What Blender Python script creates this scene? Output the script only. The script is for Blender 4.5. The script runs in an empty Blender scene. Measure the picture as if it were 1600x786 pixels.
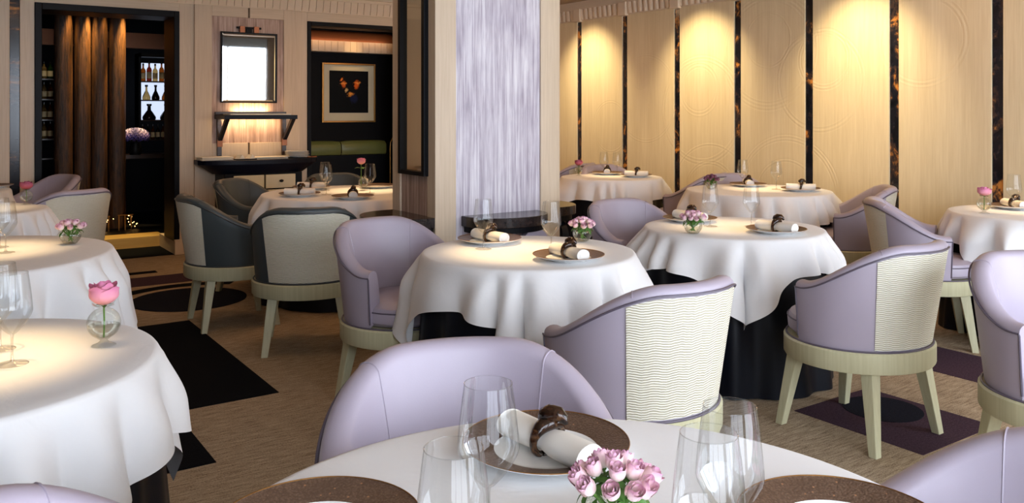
import bpy, math, random
from math import sin, cos, pi, radians as RAD, atan2, sqrt, hypot
from mathutils import Vector, Matrix

scene = bpy.context.scene
COL = scene.collection
random.seed(7)

# ------------------------------------------------------------------ camera
THETA = atan2(911, 1333)
cam = bpy.data.cameras.new('camera')
cam.sensor_fit = 'HORIZONTAL'; cam.sensor_width = 36.0
cam.lens = 36.0 * 1333 / 1600
cam.shift_y = -(393 - 175) / 1600
cam.clip_start = 0.05; cam.clip_end = 60
camo = bpy.data.objects.new('camera', cam); COL.objects.link(camo)
camo.location = (0, 0, 1.36)
camo.rotation_euler = (pi / 2, 0, -THETA)
scene.camera = camo

# ------------------------------------------------------------------ world, exposure
w = bpy.data.worlds.new('world'); scene.world = w; w.use_nodes = True
bg = w.node_tree.nodes['Background']
bg.inputs[0].default_value = (0.75, 0.85, 1.0, 1); bg.inputs[1].default_value = 1.0
vs = scene.view_settings
vs.view_transform = 'Standard'; vs.look = 'None'; vs.gamma = 1.0; vs.use_curve_mapping = False
vs.exposure = 0.08
scene.cycles.use_denoising = True
scene.cycles.max_bounces = 10
scene.cycles.transparent_max_bounces = 24
scene.cycles.caustics_reflective = False
scene.cycles.caustics_refractive = False
scene.cycles.sample_clamp_indirect = 6.0

WARM = (1.0, 0.70, 0.36)
WINDOW_STRENGTH = 9.0

def area(name, loc, rot, sx, sy, power, color, spread=180):
    l = bpy.data.lights.new(name, 'AREA'); l.shape = 'RECTANGLE'; l.size = sx; l.size_y = sy
    l.energy = power; l.color = color; l.spread = RAD(spread)
    o = bpy.data.objects.new(name, l); COL.objects.link(o); o.location = loc; o.rotation_euler = rot
    return o
def spot(name, loc, target, power, angle=40, blend=0.6, color=WARM, size=0.03):
    l = bpy.data.lights.new(name, 'SPOT'); l.energy = power; l.spot_size = RAD(angle); l.spot_blend = blend
    l.color = color; l.shadow_soft_size = size
    o = bpy.data.objects.new(name, l); COL.objects.link(o); o.location = loc
    d = Vector(target) - Vector(loc); o.rotation_euler = d.to_track_quat('-Z', 'Y').to_euler()
    return o

# narrow ceiling downlights over the tables
for (x, y, p) in ((0.06, 2.47, 210), (0.20, 4.38, 180), (0.25, 6.3, 90), (2.13, 3.05, 230), (3.5, 3.10, 140),
                  (5.48, 4.45, 160), (5.42, 6.18, 160), (5.62, 2.55, 160), (2.78, 6.1, 170), (0.1, 7.8, 40)):
    spot('downlight', (x, y, 2.58), (x, y, 0), p, 25, 1.0)
# wall washers along the panelled wall
for y in (7.42, 5.73, 4.04):
    spot('wall_washer', (5.42, y, 2.59), (6.2, y, 1.50), 112, 76, 1.0, (1.0, 0.79, 0.46))
# warm fill lamps added under the ceiling, with no fixtures of their own
for (x, y, p) in ((1.2, 7.0, 5), (3.2, 7.2, 6), (4.8, 7.2, 9), (0.8, 4.6, 4), (4.3, 5.2, 8), (5.2, 3.2, 7), (2.4, 5.5, 6)):
    area('warm_fill', (x, y, 2.57), (0, 0, 0), 0.5, 0.5, p, (1.0, 0.58, 0.30))

# ------------------------------------------------------------------ node helpers
def S(c):   # sRGB 0-255 to linear
    f = lambda v: (v / 255 / 12.92) if v / 255 <= 0.04045 else ((v / 255 + 0.055) / 1.055) ** 2.4
    return (f(c[0]), f(c[1]), f(c[2]), 1.0)
class NT:
    def __init__(self, name):
        self.m = bpy.data.materials.new(name); self.m.use_nodes = True
        self.t = self.m.node_tree; self.b = self.t.nodes['Principled BSDF']; self.out = self.t.nodes['Material Output']
    def n(self, typ, **kw):
        nd = self.t.nodes.new(typ)
        for k, v in kw.items():
            if k.startswith('i_'):
                key = k[2:]; key = int(key) if key.isdigit() else key
                self.set(nd.inputs[key], v)
            else: setattr(nd, k, v)
        return nd
    def set(self, sock, v):
        if hasattr(v, 'is_output') or isinstance(v, bpy.types.NodeSocket): self.t.links.new(v, sock)
        else: sock.default_value = v
    def p(self, **kw):
        for k, v in kw.items(): self.set(self.b.inputs[k.replace('_', ' ')], v)
        return self
    def math(self, op, a, b=None, c=None, clamp=False):
        nd = self.t.nodes.new('ShaderNodeMath'); nd.operation = op; nd.use_clamp = clamp
        self.set(nd.inputs[0], a)
        if b is not None: self.set(nd.inputs[1], b)
        if c is not None: self.set(nd.inputs[2], c)
        return nd.outputs[0]
    def mix(self, f, a, b):
        nd = self.t.nodes.new('ShaderNodeMix'); nd.data_type = 'RGBA'
        self.set(nd.inputs[0], f); self.set(nd.inputs[6], a); self.set(nd.inputs[7], b)
        return nd.outputs[2]
    def coord(self, kind='Object', scale=(1, 1, 1), rot=(0, 0, 0), loc=(0, 0, 0)):
        if kind == 'World': src = self.n('ShaderNodeNewGeometry').outputs['Position']
        else: src = self.n('ShaderNodeTexCoord').outputs[kind]
        mp = self.n('ShaderNodeMapping'); self.t.links.new(src, mp.inputs[0])
        mp.inputs['Scale'].default_value = scale; mp.inputs['Rotation'].default_value = rot; mp.inputs['Location'].default_value = loc
        return mp.outputs[0]
    def noise(self, vec, scale=5, detail=3, rough=0.5, dist=0.0):
        nd = self.n('ShaderNodeTexNoise'); self.t.links.new(vec, nd.inputs['Vector'])
        nd.inputs['Scale'].default_value = scale; nd.inputs['Detail'].default_value = detail
        nd.inputs['Roughness'].default_value = rough; nd.inputs['Distortion'].default_value = dist
        return nd.outputs['Fac']
    def ramp(self, fac, stops):
        nd = self.n('ShaderNodeValToRGB'); self.set(nd.inputs[0], fac)
        e = nd.color_ramp.elements
        while len(e) < len(stops): e.new(0.5)
        for el, (pos, c) in zip(e, stops): el.position = pos; el.color = c
        return nd.outputs[0]
    def bump(self, h, strength=0.3, dist=0.01):
        nd = self.n('ShaderNodeBump'); self.set(nd.inputs['Height'], h)
        nd.inputs['Strength'].default_value = strength; nd.inputs['Distance'].default_value = dist
        self.t.links.new(nd.outputs[0], self.b.inputs['Normal'])
        return self

def plain(name, c, rough=0.5, metal=0.0, spec=0.5, noise=0.06, nscale=30):
    t = NT(name); c = S(c)
    f = t.noise(t.coord('Object'), nscale, 3)
    lo = tuple(v * (1 - noise) for v in c[:3]) + (1,); hi = tuple(min(1, v * (1 + noise)) for v in c[:3]) + (1,)
    t.p(Base_Color=t.mix(f, lo, hi), Roughness=rough, Metallic=metal)
    t.b.inputs['Specular IOR Level'].default_value = spec
    return t.m
def leather(name, c, rough=0.42):
    t = NT(name); c = S(c)
    f = t.noise(t.coord('Object'), 6, 3)
    t.p(Base_Color=t.mix(f, tuple(v * 0.95 for v in c[:3]) + (1,), tuple(min(1, v * 1.05) for v in c[:3]) + (1,)), Roughness=rough)
    v = t.n('ShaderNodeTexVoronoi'); t.t.links.new(t.coord('Object'), v.inputs['Vector']); v.inputs['Scale'].default_value = 420
    t.bump(v.outputs['Distance'], 0.06, 0.001)
    return t.m
def wood(name, c1, c2, axis='z', rough=0.5, scale=1.0):
    t = NT(name)
    sc = {'z': (34, 34, 1.3), 'x': (1.3, 34, 34), 'y': (34, 1.3, 34)}[axis]
    a = t.noise(t.coord('World', tuple(v * scale for v in sc)), 2.2, 4, 0.6, 0.3)
    sc2 = {'z': (3, 3, 0.2), 'x': (0.2, 3, 3), 'y': (3, 0.2, 3)}[axis]
    b = t.noise(t.coord('World', sc2), 2, 2)
    f = t.math('MULTIPLY_ADD', a, 0.6, t.math('MULTIPLY', b, 0.4))
    t.p(Base_Color=t.ramp(f, [(0.32, S(c1)), (0.68, S(c2))]), Roughness=rough)
    t.bump(a, 0.05, 0.004)
    return t.m
def emit(name, c, strength):
    t = NT(name); c = S(c)
    t.p(Base_Color=(0.8, 0.8, 0.8, 1), Emission_Color=c, Emission_Strength=strength)
    return t.m

M = {}
M['lilac'] = leather('lilac_leather', (170, 160, 174))
M['lilac_pipe'] = leather('lilac_piping', (92, 84, 98), 0.4)
M['slate'] = leather('slate_leather', (62, 70, 73))
M['slate_pipe'] = leather('slate_piping', (46, 52, 54), 0.4)
M['leg'] = wood('limed_wood', (180, 175, 140), (200, 196, 162), 'z', 0.45)
M['oak'] = wood('sycamore_panel', (198, 176, 148), (216, 196, 170), 'z', 0.45)
M['oak_h'] = wood('sycamore_rail', (198, 176, 148), (216, 196, 170), 'x', 0.45)
M['cornice'] = plain('painted_plaster', (226, 205, 178), 0.7, noise=0.03)
M['ceiling'] = plain('ceiling_paint', (158, 138, 114), 0.8, noise=0.02)
M['plainwall'] = plain('side_wall_paint', (206, 190, 170), 0.8, noise=0.02)
M['cloth'] = NT('white_linen')
_t = M['cloth']; _n = _t.noise(_t.coord('Object'), 7, 4, 0.6, 0.6)
_t.p(Base_Color=S((233, 232, 232)), Roughness=0.75); _t.b.inputs['Sheen Weight'].default_value = 0.2
_t.bump(_n, 0.18, 0.02); M['cloth'] = _t.m
M['navy'] = plain('navy_satin', (5, 9, 20), 0.4, spec=0.25, noise=0.15)
M['black'] = plain('black_lacquer', (5, 6, 11), 0.45, spec=0.14)
M['ink'] = plain('ink_blue_lacquer', (8, 14, 30), 0.4, spec=0.2)
M['darkwood'] = wood('dark_stained_wood', (30, 22, 18), (62, 44, 33), 'x', 0.28)
M['marble'] = wood('dark_striped_top', (20, 17, 18), (58, 46, 42), 'y', 0.2, 0.7)
M['white'] = plain('white_porcelain', (238, 238, 236), 0.15, noise=0.01)
M['paper'] = plain('white_paper', (232, 226, 212), 0.7, noise=0.02)
M['napkin'] = plain('napkin_linen', (240, 236, 228), 0.8, noise=0.02)
M['ivory'] = plain('ivory_drawer', (214, 202, 168), 0.4, noise=0.03)
M['brass'] = plain('aged_brass', (176, 128, 70), 0.3, 1.0)
M['copper'] = plain('copper_strap', (150, 96, 66), 0.4, 0.6)
M['green'] = leather('olive_leather', (104, 112, 60), 0.35)
M['stem'] = plain('green_stem', (96, 140, 54), 0.5, noise=0.2, nscale=60)
M['leaf'] = plain('green_leaf', (70, 112, 44), 0.5, noise=0.25, nscale=60)
M['bottle_dark'] = plain('dark_bottle_glass', (16, 12, 10), 0.1)
M['bottle_amber'] = plain('amber_spirit', (150, 74, 22), 0.12); M['bottle_amber'].node_tree.nodes['Principled BSDF'].inputs['Transmission Weight'].default_value = 0.75
M['bottle_red'] = plain('red_spirit', (120, 34, 20), 0.12); M['bottle_red'].node_tree.nodes['Principled BSDF'].inputs['Transmission Weight'].default_value = 0.75
M['bottle_green'] = plain('green_bottle_glass', (44, 78, 32), 0.12); M['bottle_green'].node_tree.nodes['Principled BSDF'].inputs['Transmission Weight'].default_value = 0.75
M['bottle_pale'] = plain('pale_spirit', (196, 160, 96), 0.12); M['bottle_pale'].node_tree.nodes['Principled BSDF'].inputs['Transmission Weight'].default_value = 0.75
M['label'] = plain('bottle_label', (226, 208, 160), 0.6)

def petal_mat(name, c1, c2, c3, st=(0.2, 0.55, 0.95)):
    t = NT(name)
    g = t.n('ShaderNodeTexCoord').outputs['Generated']
    sx = t.n('ShaderNodeSeparateXYZ'); t.t.links.new(g, sx.inputs[0])
    f = t.math('MULTIPLY_ADD', t.noise(t.coord('Object'), 60, 3), 0.35, t.math('MULTIPLY', sx.outputs[2], 0.8))
    t.p(Base_Color=t.ramp(f, [(st[0], S(c1)), (st[1], S(c2)), (st[2], S(c3))]), Roughness=0.6)
    t.b.inputs['Subsurface Weight'].default_value = 0.0
    return t.m
M['rose'] = petal_mat('pink_petal', (238, 158, 146), (234, 156, 172), (218, 128, 166))
M['spray'] = petal_mat('pale_pink_petal', (248, 232, 222), (240, 202, 208), (204, 132, 174), (0.3, 0.7, 1.0))
M['deeprose'] = petal_mat('deep_rose_petal', (180, 78, 84), (186, 90, 106), (170, 84, 116))
M['hydrangea'] = petal_mat('violet_floret', (44, 38, 110), (112, 100, 196), (200, 192, 240))
M['side_wall'] = plain('dark_side_panel', (74, 60, 50), 0.6)

# glass: thin-walled, clear with Fresnel reflection and slightly darker edges
def glass_mat(name, tint=(0.97, 0.98, 0.98), edge=(0.50, 0.50, 0.52), boost=1.0):
    t = NT(name); t.t.nodes.remove(t.b)
    lw = t.n('ShaderNodeLayerWeight'); lw.inputs['Blend'].default_value = 0.22
    tr = t.n('ShaderNodeBsdfTransparent')
    fac = t.math('POWER', lw.outputs['Facing'], 4.0)
    t.t.links.new(t.mix(fac, tint + (1,), edge + (1,)), tr.inputs[0])
    gl = t.n('ShaderNodeBsdfGlossy'); gl.inputs['Roughness'].default_value = 0.0
    fr = t.n('ShaderNodeFresnel'); fr.inputs['IOR'].default_value = 1.5
    mx = t.n('ShaderNodeMixShader')
    t.t.links.new(t.math('MINIMUM', t.math('MULTIPLY', fr.outputs[0], boost), 0.30), mx.inputs[0])
    t.t.links.new(tr.outputs[0], mx.inputs[1]); t.t.links.new(gl.outputs[0], mx.inputs[2])
    t.t.links.new(mx.outputs[0], t.out.inputs[0])
    return t.m
M['glass'] = glass_mat('clear_glass')
M['stemglass'] = glass_mat('stem_glass', (0.88, 0.87, 0.85), (0.45, 0.44, 0.43), 1.5)
M['vaseglass'] = glass_mat('vase_glass', (0.95, 0.96, 0.94), (0.72, 0.72, 0.68), 1.1)
M['water'] = glass_mat('vase_water', (0.92, 0.92, 0.88), (0.72, 0.70, 0.62), 0.8)

t = NT('mirror_glass'); t.p(Base_Color=(0.9, 0.9, 0.9, 1), Metallic=1.0, Roughness=0.02); M['mirror'] = t.m
t = NT('bronze_mirror'); t.p(Base_Color=(0.62, 0.5, 0.36, 1), Metallic=1.0, Roughness=0.04); M['bronzemirror'] = t.m

# woven ivory back panel with wavy ridges (uv in metres)
t = NT('wavy_ivory_weave')
uv = t.n('ShaderNodeTexCoord').outputs['UV']; sx = t.n('ShaderNodeSeparateXYZ'); t.t.links.new(uv, sx.inputs[0])
tri = t.math('PINGPONG', t.math('MULTIPLY', sx.outputs[0], 1 / 0.036), 1.0)
tri2 = t.math('PINGPONG', t.math('MULTIPLY', sx.outputs[0], 1 / 0.011), 1.0)
nz = t.noise(t.coord('UV', (40, 40, 40)), 1.0, 2)
v = t.math('ADD', t.math('MULTIPLY', sx.outputs[1], 1 / 0.0080), t.math('ADD', t.math('MULTIPLY', tri, 0.7), t.math('ADD', t.math('MULTIPLY', nz, 0.5), t.math('MULTIPLY', tri2, 0.12))))
s_ = t.math('MULTIPLY_ADD', t.math('SINE', t.math('MULTIPLY', v, 2 * pi)), 0.5, 0.5)
t.p(Base_Color=t.ramp(s_, [(0.05, S((176, 168, 140))), (0.5, S((222, 217, 200))), (1.0, S((234, 231, 218)))]), Roughness=0.6)  # shade in the gaps between ridges is painted in as the olive tone
t.bump(s_, 0.5, 0.003); M['weave'] = t.m

# streaked lavender fabric of the pillar, and the browner one of the mirror niche
def streak(name, stops):
    t = NT(name)
    a = t.noise(t.coord('World', (95, 95, 1.6)), 1.0, 5, 0.7, 0.2)
    b = t.noise(t.coord('World', (30, 30, 2.5)), 1.0, 4, 0.6, 0.4)
    c = t.noise(t.coord('World', (4, 4, 3)), 1.0, 3, 0.6)
    f = t.math('ADD', t.math('MULTIPLY', a, 0.5), t.math('ADD', t.math('MULTIPLY', b, 0.35), t.math('MULTIPLY', c, 0.15)))
    t.p(Base_Color=t.ramp(f, stops), Roughness=0.45)
    t.bump(a, 0.15, 0.004)
    return t.m
M['lavender'] = streak('lavender_streaked_fabric', [(0.36, S((132, 120, 136))), (0.46, S((182, 173, 186))), (0.56, S((218, 213, 220))), (0.66, S((242, 240, 243)))])
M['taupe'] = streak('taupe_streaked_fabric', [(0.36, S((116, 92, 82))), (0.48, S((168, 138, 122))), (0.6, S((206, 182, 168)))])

# tortoiseshell mirror strip
t = NT('tortoise_strip')
a = t.noise(t.coord('World', (1, 4, 3)), 1.4, 5, 0.65, 0.8)
b = t.noise(t.coord('World', (1, 30, 22)), 1.0, 3)
f = t.math('MULTIPLY_ADD', b, 0.25, t.math('MULTIPLY', a, 0.8))
t.p(Base_Color=t.ramp(f, [(0.42, S((6, 8, 14))), (0.53, S((24, 26, 36))), (0.59, S((66, 48, 40))), (0.66, S((196, 130, 62)))]), Roughness=0.15)
M['tortoise'] = t.m

# carpet
def carpet(name, c1, c2, stretch=True):
    t = NT(name)
    a = t.noise(t.coord('World', (10, 95, 1) if stretch else (90, 90, 1)), 1.0, 4, 0.7)
    b = t.noise(t.coord('World', (160, 260, 1)), 1.0, 2)
    f = t.math('MULTIPLY_ADD', b, 0.45, t.math('MULTIPLY', a, 0.55))
    t.p(Base_Color=t.ramp(f, [(0.36, S(c1)), (0.62, S(c2))]), Roughness=0.95)
    t.b.inputs['Specular IOR Level'].default_value = 0.1
    t.bump(f, 0.6, 0.004)
    return t.m
M['carpet'] = carpet('beige_carpet', (112, 92, 72), (196, 176, 148))
M['carpet_black'] = carpet('black_carpet', (4, 5, 9), (10, 12, 18), False)
M['carpet_plum'] = carpet('plum_carpet', (50, 36, 46), (82, 62, 74), False)
M['carpet_navy'] = carpet('navy_carpet', (14, 15, 24), (28, 30, 42), False)

# hammered bronze glaze of the chargers
t = NT('hammered_bronze_glaze')
v1 = t.n('ShaderNodeTexVoronoi'); t.t.links.new(t.coord('Object'), v1.inputs['Vector']); v1.inputs['Scale'].default_value = 260
v2 = t.n('ShaderNodeTexVoronoi'); t.t.links.new(t.coord('Object'), v2.inputs['Vector']); v2.inputs['Scale'].default_value = 60
h = t.math('ADD', v1.outputs['Distance'], t.math('MULTIPLY', t.math('LESS_THAN', v2.outputs['Distance'], 0.16), -0.8))
f = t.math('MULTIPLY_ADD', v1.outputs['Distance'], 0.7, t.math('MULTIPLY', t.noise(t.coord('Object'), 30, 2), 0.3))
speck = t.math('LESS_THAN', v2.outputs['Distance'], 0.11)
t.p(Base_Color=t.mix(speck, t.ramp(f, [(0.2, S((124, 100, 84))), (0.6, S((96, 75, 61)))]), S((176, 130, 96))), Roughness=0.42, Metallic=0.3)
t.bump(h, 0.45, 0.002); M['glaze'] = t.m
t = NT('polished_horn')
f = t.noise(t.coord('Object'), 45, 4, 0.6, 0.8)
t.p(Base_Color=t.ramp(f, [(0.38, S((14, 10, 8))), (0.55, S((52, 30, 18))), (0.72, S((104, 72, 44)))]), Roughness=0.14); M['horn'] = t.m

# embossed sycamore of the panelled wall (rings and lines pressed into the veneer)
t = NT('embossed_sycamore')
a = t.noise(t.coord('World', (34, 34, 1.3)), 2.2, 4, 0.6, 0.3)
b = t.noise(t.coord('World', (3, 3, 0.2)), 2, 2)
f = t.math('MULTIPLY_ADD', a, 0.6, t.math('MULTIPLY', b, 0.4))
t.p(Base_Color=t.ramp(f, [(0.32, S((214, 194, 154))), (0.68, S((232, 215, 180)))]), Roughness=0.5)
pos = t.n('ShaderNodeNewGeometry').outputs['Position']; sp = t.n('ShaderNodeSeparateXYZ'); t.t.links.new(pos, sp.inputs[0])
Yc, Zc = sp.outputs[1], sp.outputs[2]
H = t.math('MULTIPLY', a, 0.12)
def rings(cy, cz, r0, r1, freq):
    global H
    d = t.math('SQRT', t.math('ADD', t.math('POWER', t.math('SUBTRACT', Yc, cy), 2.0), t.math('POWER', t.math('SUBTRACT', Zc, cz), 2.0)))
    inside = t.math('MULTIPLY', t.math('GREATER_THAN', d, r0), t.math('LESS_THAN', d, r1))
    H = t.math('ADD', H, t.math('MULTIPLY', inside, t.math('SINE', t.math('MULTIPLY', d, freq))))
for (cy, cz, r0, r1, fq) in ((6.61, 1.74, .13, .155, 240), (6.55, 1.5, .42, .47, 240), (5.80, 1.58, .2, .27, 200), (5.78, 1.38, .46, .54, 200),
                             (5.65, .55, .3, .36, 240), (5.65, .55, .48, .52, 240), (4.98, 2.0, .22, .26, 240), (4.98, 1.9, .44, .54, 200), (4.40, 1.80, .2, .27, 240),
                             (4.45, 1.62, .38, .44, 200), (4.78, .62, .3, .34, 240), (4.78, .62, .48, .55, 240), (3.55, 1.9, .3, .36, 200), (7.1, 1.2, .25, .3, 240)):
    rings(cy, cz, r0, r1, fq)
for (y0, z0, y1, z1) in ((4.324, 1.862, 3.823, .788), (4.22, 1.862, 3.72, .788), (4.193, 1.074, 4.061, .72), (4.09, 1.1, 3.95, .72)):
    L = hypot(y1 - y0, z1 - z0); ny, nz_ = -(z1 - z0) / L, (y1 - y0) / L
    dd = t.math('ABSOLUTE', t.math('ADD', t.math('MULTIPLY', t.math('SUBTRACT', Yc, y0), ny), t.math('MULTIPLY', t.math('SUBTRACT', Zc, z0), nz_)))
    al = t.math('ADD', t.math('MULTIPLY', t.math('SUBTRACT', Yc, y0), -nz_ * -1 if False else (y1 - y0) / L), t.math('MULTIPLY', t.math('SUBTRACT', Zc, z0), (z1 - z0) / L))
    on = t.math('MULTIPLY', t.math('LESS_THAN', dd, 0.006), t.math('MULTIPLY', t.math('GREATER_THAN', al, 0.0), t.math('LESS_THAN', al, L)))
    H = t.math('ADD', H, on)
t.bump(H, 0.32, 0.002); M['emboss'] = t.m

# dark carved column wood of the bar screen
t = NT('carved_dark_oak')
a = t.noise(t.coord('World', (40, 40, 4)), 1.0, 5, 0.75, 1.2)
t.p(Base_Color=t.ramp(a, [(0.35, S((20, 12, 8))), (0.62, S((92, 60, 34)))]), Roughness=0.45)
t.bump(a, 0.8, 0.01); M['carved'] = t.m
M['bardark'] = plain('bar_dark_panel', (5, 5, 8), 0.6, spec=0.15)
M['barshelf_glow'] = emit('backlit_shelf_panel', (214, 228, 255), 0.95)
M['bulb'] = emit('fairy_light', (255, 190, 110), 14)
M['lit_oak'] = wood('gold_lit_step_oak', (190, 150, 84), (214, 178, 108), 'x', 0.5)  # gold light on the step painted into its wood colour
M['sheer'] = emit('daylit_sheer_blind', (228, 239, 255), WINDOW_STRENGTH)
M['shade'] = plain('grey_roman_shade', (96, 104, 116), 0.8)

# ------------------------------------------------------------------ mesh helpers
class MB:
    def __init__(self): self.v = []; self.f = []; self.uv = None
    def box(self, x0, x1, y0, y1, z0, z1):
        b = len(self.v)
        self.v += [(x0, y0, z0), (x1, y0, z0), (x1, y1, z0), (x0, y1, z0), (x0, y0, z1), (x1, y0, z1), (x1, y1, z1), (x0, y1, z1)]
        self.f += [(b, b + 3, b + 2, b + 1), (b + 4, b + 5, b + 6, b + 7), (b, b + 1, b + 5, b + 4), (b + 1, b + 2, b + 6, b + 5), (b + 2, b + 3, b + 7, b + 6), (b + 3, b, b + 4, b + 7)]
        return self
    def hexa(self, bot, top):    # two quads, counter-clockwise seen from above
        b = len(self.v); self.v += list(bot) + list(top)
        self.f += [(b + 3, b + 2, b + 1, b), (b + 4, b + 5, b + 6, b + 7)] + [(b + i, b + (i + 1) % 4, b + 4 + (i + 1) % 4, b + 4 + i) for i in range(4)]
        return self
    def grid(self, pts, closed_u=False, closed_v=False):   # pts[u][v]
        b = len(self.v); nu, nv = len(pts), len(pts[0])
        for row in pts: self.v += [tuple(p) for p in row]
        for i in range(nu if closed_u else nu - 1):
            for j in range(nv if closed_v else nv - 1):
                i2, j2 = (i + 1) % nu, (j + 1) % nv
                self.f.append((b + i * nv + j, b + i2 * nv + j, b + i2 * nv + j2, b + i * nv + j2))
        return self
    def lathe(self, prof, n=32, c=(0, 0, 0), sx=1, sy=1):
        rows = []
        for i in range(n):
            a = 2 * pi * i / n
            rows.append([(c[0] + r * cos(a) * sx, c[1] + r * sin(a) * sy, c[2] + z) for r, z in prof])
        return self.grid(rows, closed_u=True)
    def tube(self, path, r, n=8, closed=False):
        path = [Vector(p) for p in path]; rows = []
        N = len(path); rr = r if isinstance(r, (list, tuple)) else [r] * N
        up = Vector((0, 0, 1)); prev = None
        for i, p in enumerate(path):
            a = path[(i - 1) % N] if (i > 0 or closed) else p
            c = path[(i + 1) % N] if (i < N - 1 or closed) else p
            d = (c - a).normalized()
            if prev is None:
                s = d.cross(up)
                if s.length < 1e-3: s = d.cross(Vector((1, 0, 0)))
            else: s = prev - d * prev.dot(d)
            s.normalize(); prev = s; q = s.cross(d)
            rows.append([p + (s * cos(2 * pi * k / n) + q * sin(2 * pi * k / n)) * rr[i] for k in range(n)])
        self.grid(rows, closed_u=closed, closed_v=True)
        if not closed:
            b = len(self.v) - N * n
            self.f.append(tuple(b + k for k in range(n))[::-1] if False else tuple(b + k for k in range(n)))
            e = len(self.v) - n; self.f.append(tuple(e + k for k in reversed(range(n))))
        return self
    def prism(self, poly, z0, z1):
        b = len(self.v); n = len(poly)
        self.v += [(x, y, z0) for x, y in poly] + [(x, y, z1) for x, y in poly]
        self.f += [tuple(b + i for i in reversed(range(n))), tuple(b + n + i for i in range(n))]
        self.f += [(b + i, b + (i + 1) % n, b + n + (i + 1) % n, b + n + i) for i in range(n)]
        return self
    def sphere(self, c, r, nu=12, nv=8, sz=1.0):
        prof = [(max(1e-4, r * sin(pi * k / nv)), -r * cos(pi * k / nv) * sz) for k in range(nv + 1)]
        return self.lathe(prof, nu, c)
    def mesh(self, name, smooth=True, angle=38):
        me = bpy.data.meshes.new(name); me.from_pydata(self.v, [], self.f)
        if self.uv:
            l = me.uv_layers.new(name='UVMap')
            for lp in me.loops: l.data[lp.index].uv = self.uv[lp.vertex_index]
        if smooth:
            me.polygons.foreach_set('use_smooth', [True] * len(me.polygons))
            me.set_sharp_from_angle(angle=RAD(angle))
        me.update(); return me
    def build(self, name, mat, parent=None, smooth=True, angle=38, bevel=0, solid=0):
        me = self.mesh(name, smooth, angle); me.materials.append(M[mat] if isinstance(mat, str) else mat)
        return link(name, me, parent, bevel, solid)
def link(name, me, parent=None, bevel=0, solid=0):
    o = bpy.data.objects.new(name, me); COL.objects.link(o)
    if parent: o.parent = parent
    if bevel:
        m = o.modifiers.new('bevel', 'BEVEL'); m.width = bevel; m.segments = 2; m.limit_method = 'ANGLE'
    if solid:
        m = o.modifiers.new('solid', 'SOLIDIFY'); m.thickness = solid; m.offset = 0
    return o
def empty(name, loc, rz=0):
    o = bpy.data.objects.new(name, None); COL.objects.link(o); o.location = loc; o.rotation_euler = (0, 0, rz); o.empty_display_size = 0.1
    return o
def tag(o, label, cat, group=None):
    o['label'] = label; o['category'] = cat
    if group: o['group'] = group
    return o
def struct(o, label=None):
    o['kind'] = 'structure'
    if label: o['label'] = label; 
    return o
def kids(o): return CH.get(o.name, [c for c in bpy.data.objects if c.parent == o])
CH = {}
def copy_tree(o, parent=None):
    c = o.copy(); COL.objects.link(c); c.parent = parent
    for ch in kids(o): copy_tree(ch, c)
    return c
def freeze(o):   # remember a prototype's children so that copies are quick
    CH[o.name] = [c for c in bpy.data.objects if c.parent == o]
    for c in CH[o.name]: freeze(c)
    return o
# ================================================================== the setting
XL, XR, YF, YB, ZC = -3.6, 6.155, -1.0, 8.53, 2.62
fl = struct(MB().box(XL, XR + .2, YF - .2, 9.16, -0.1, 0.0).build('floor', 'carpet'))
def inlay(poly, mat, z): MB().prism(poly, 0.0, z).build('carpet_inlay', mat, fl, smooth=False)
def rect(x0, x1, y0, y1): return [(x0, y0), (x1, y0), (x1, y1), (x0, y1)]
def disc(cx, cy, r, n=48, r2=None):
    return [(cx + r * cos(2 * pi * i / n), cy + (r2 or r) * sin(2 * pi * i / n)) for i in range(n)]
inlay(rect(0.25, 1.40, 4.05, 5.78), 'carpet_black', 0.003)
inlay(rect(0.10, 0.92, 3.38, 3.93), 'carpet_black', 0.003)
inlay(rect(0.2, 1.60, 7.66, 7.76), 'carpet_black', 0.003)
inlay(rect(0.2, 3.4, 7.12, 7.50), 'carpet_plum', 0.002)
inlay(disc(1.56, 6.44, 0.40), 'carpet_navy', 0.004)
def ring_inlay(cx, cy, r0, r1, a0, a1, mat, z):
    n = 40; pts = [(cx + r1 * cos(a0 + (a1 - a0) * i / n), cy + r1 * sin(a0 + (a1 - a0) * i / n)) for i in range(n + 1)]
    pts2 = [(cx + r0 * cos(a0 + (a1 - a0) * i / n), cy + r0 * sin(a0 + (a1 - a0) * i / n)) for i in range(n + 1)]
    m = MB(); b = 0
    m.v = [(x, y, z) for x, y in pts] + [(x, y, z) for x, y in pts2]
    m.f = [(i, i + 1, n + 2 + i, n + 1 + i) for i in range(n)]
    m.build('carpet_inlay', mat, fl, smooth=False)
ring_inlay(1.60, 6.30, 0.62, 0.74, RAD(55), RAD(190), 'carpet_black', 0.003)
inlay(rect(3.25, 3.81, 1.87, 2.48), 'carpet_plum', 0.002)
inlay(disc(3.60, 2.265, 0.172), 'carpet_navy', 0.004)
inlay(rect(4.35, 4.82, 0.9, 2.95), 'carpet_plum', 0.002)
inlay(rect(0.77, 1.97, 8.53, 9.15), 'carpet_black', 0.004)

struct(MB().box(XL - .2, XR + .2, YF - .2, 9.16, ZC, ZC + .1).build('ceiling', 'ceiling'))
struct(MB().box(XL - .2, XL, YF, 9.16, 0, ZC).build('wall_left', 'side_wall'))

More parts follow.
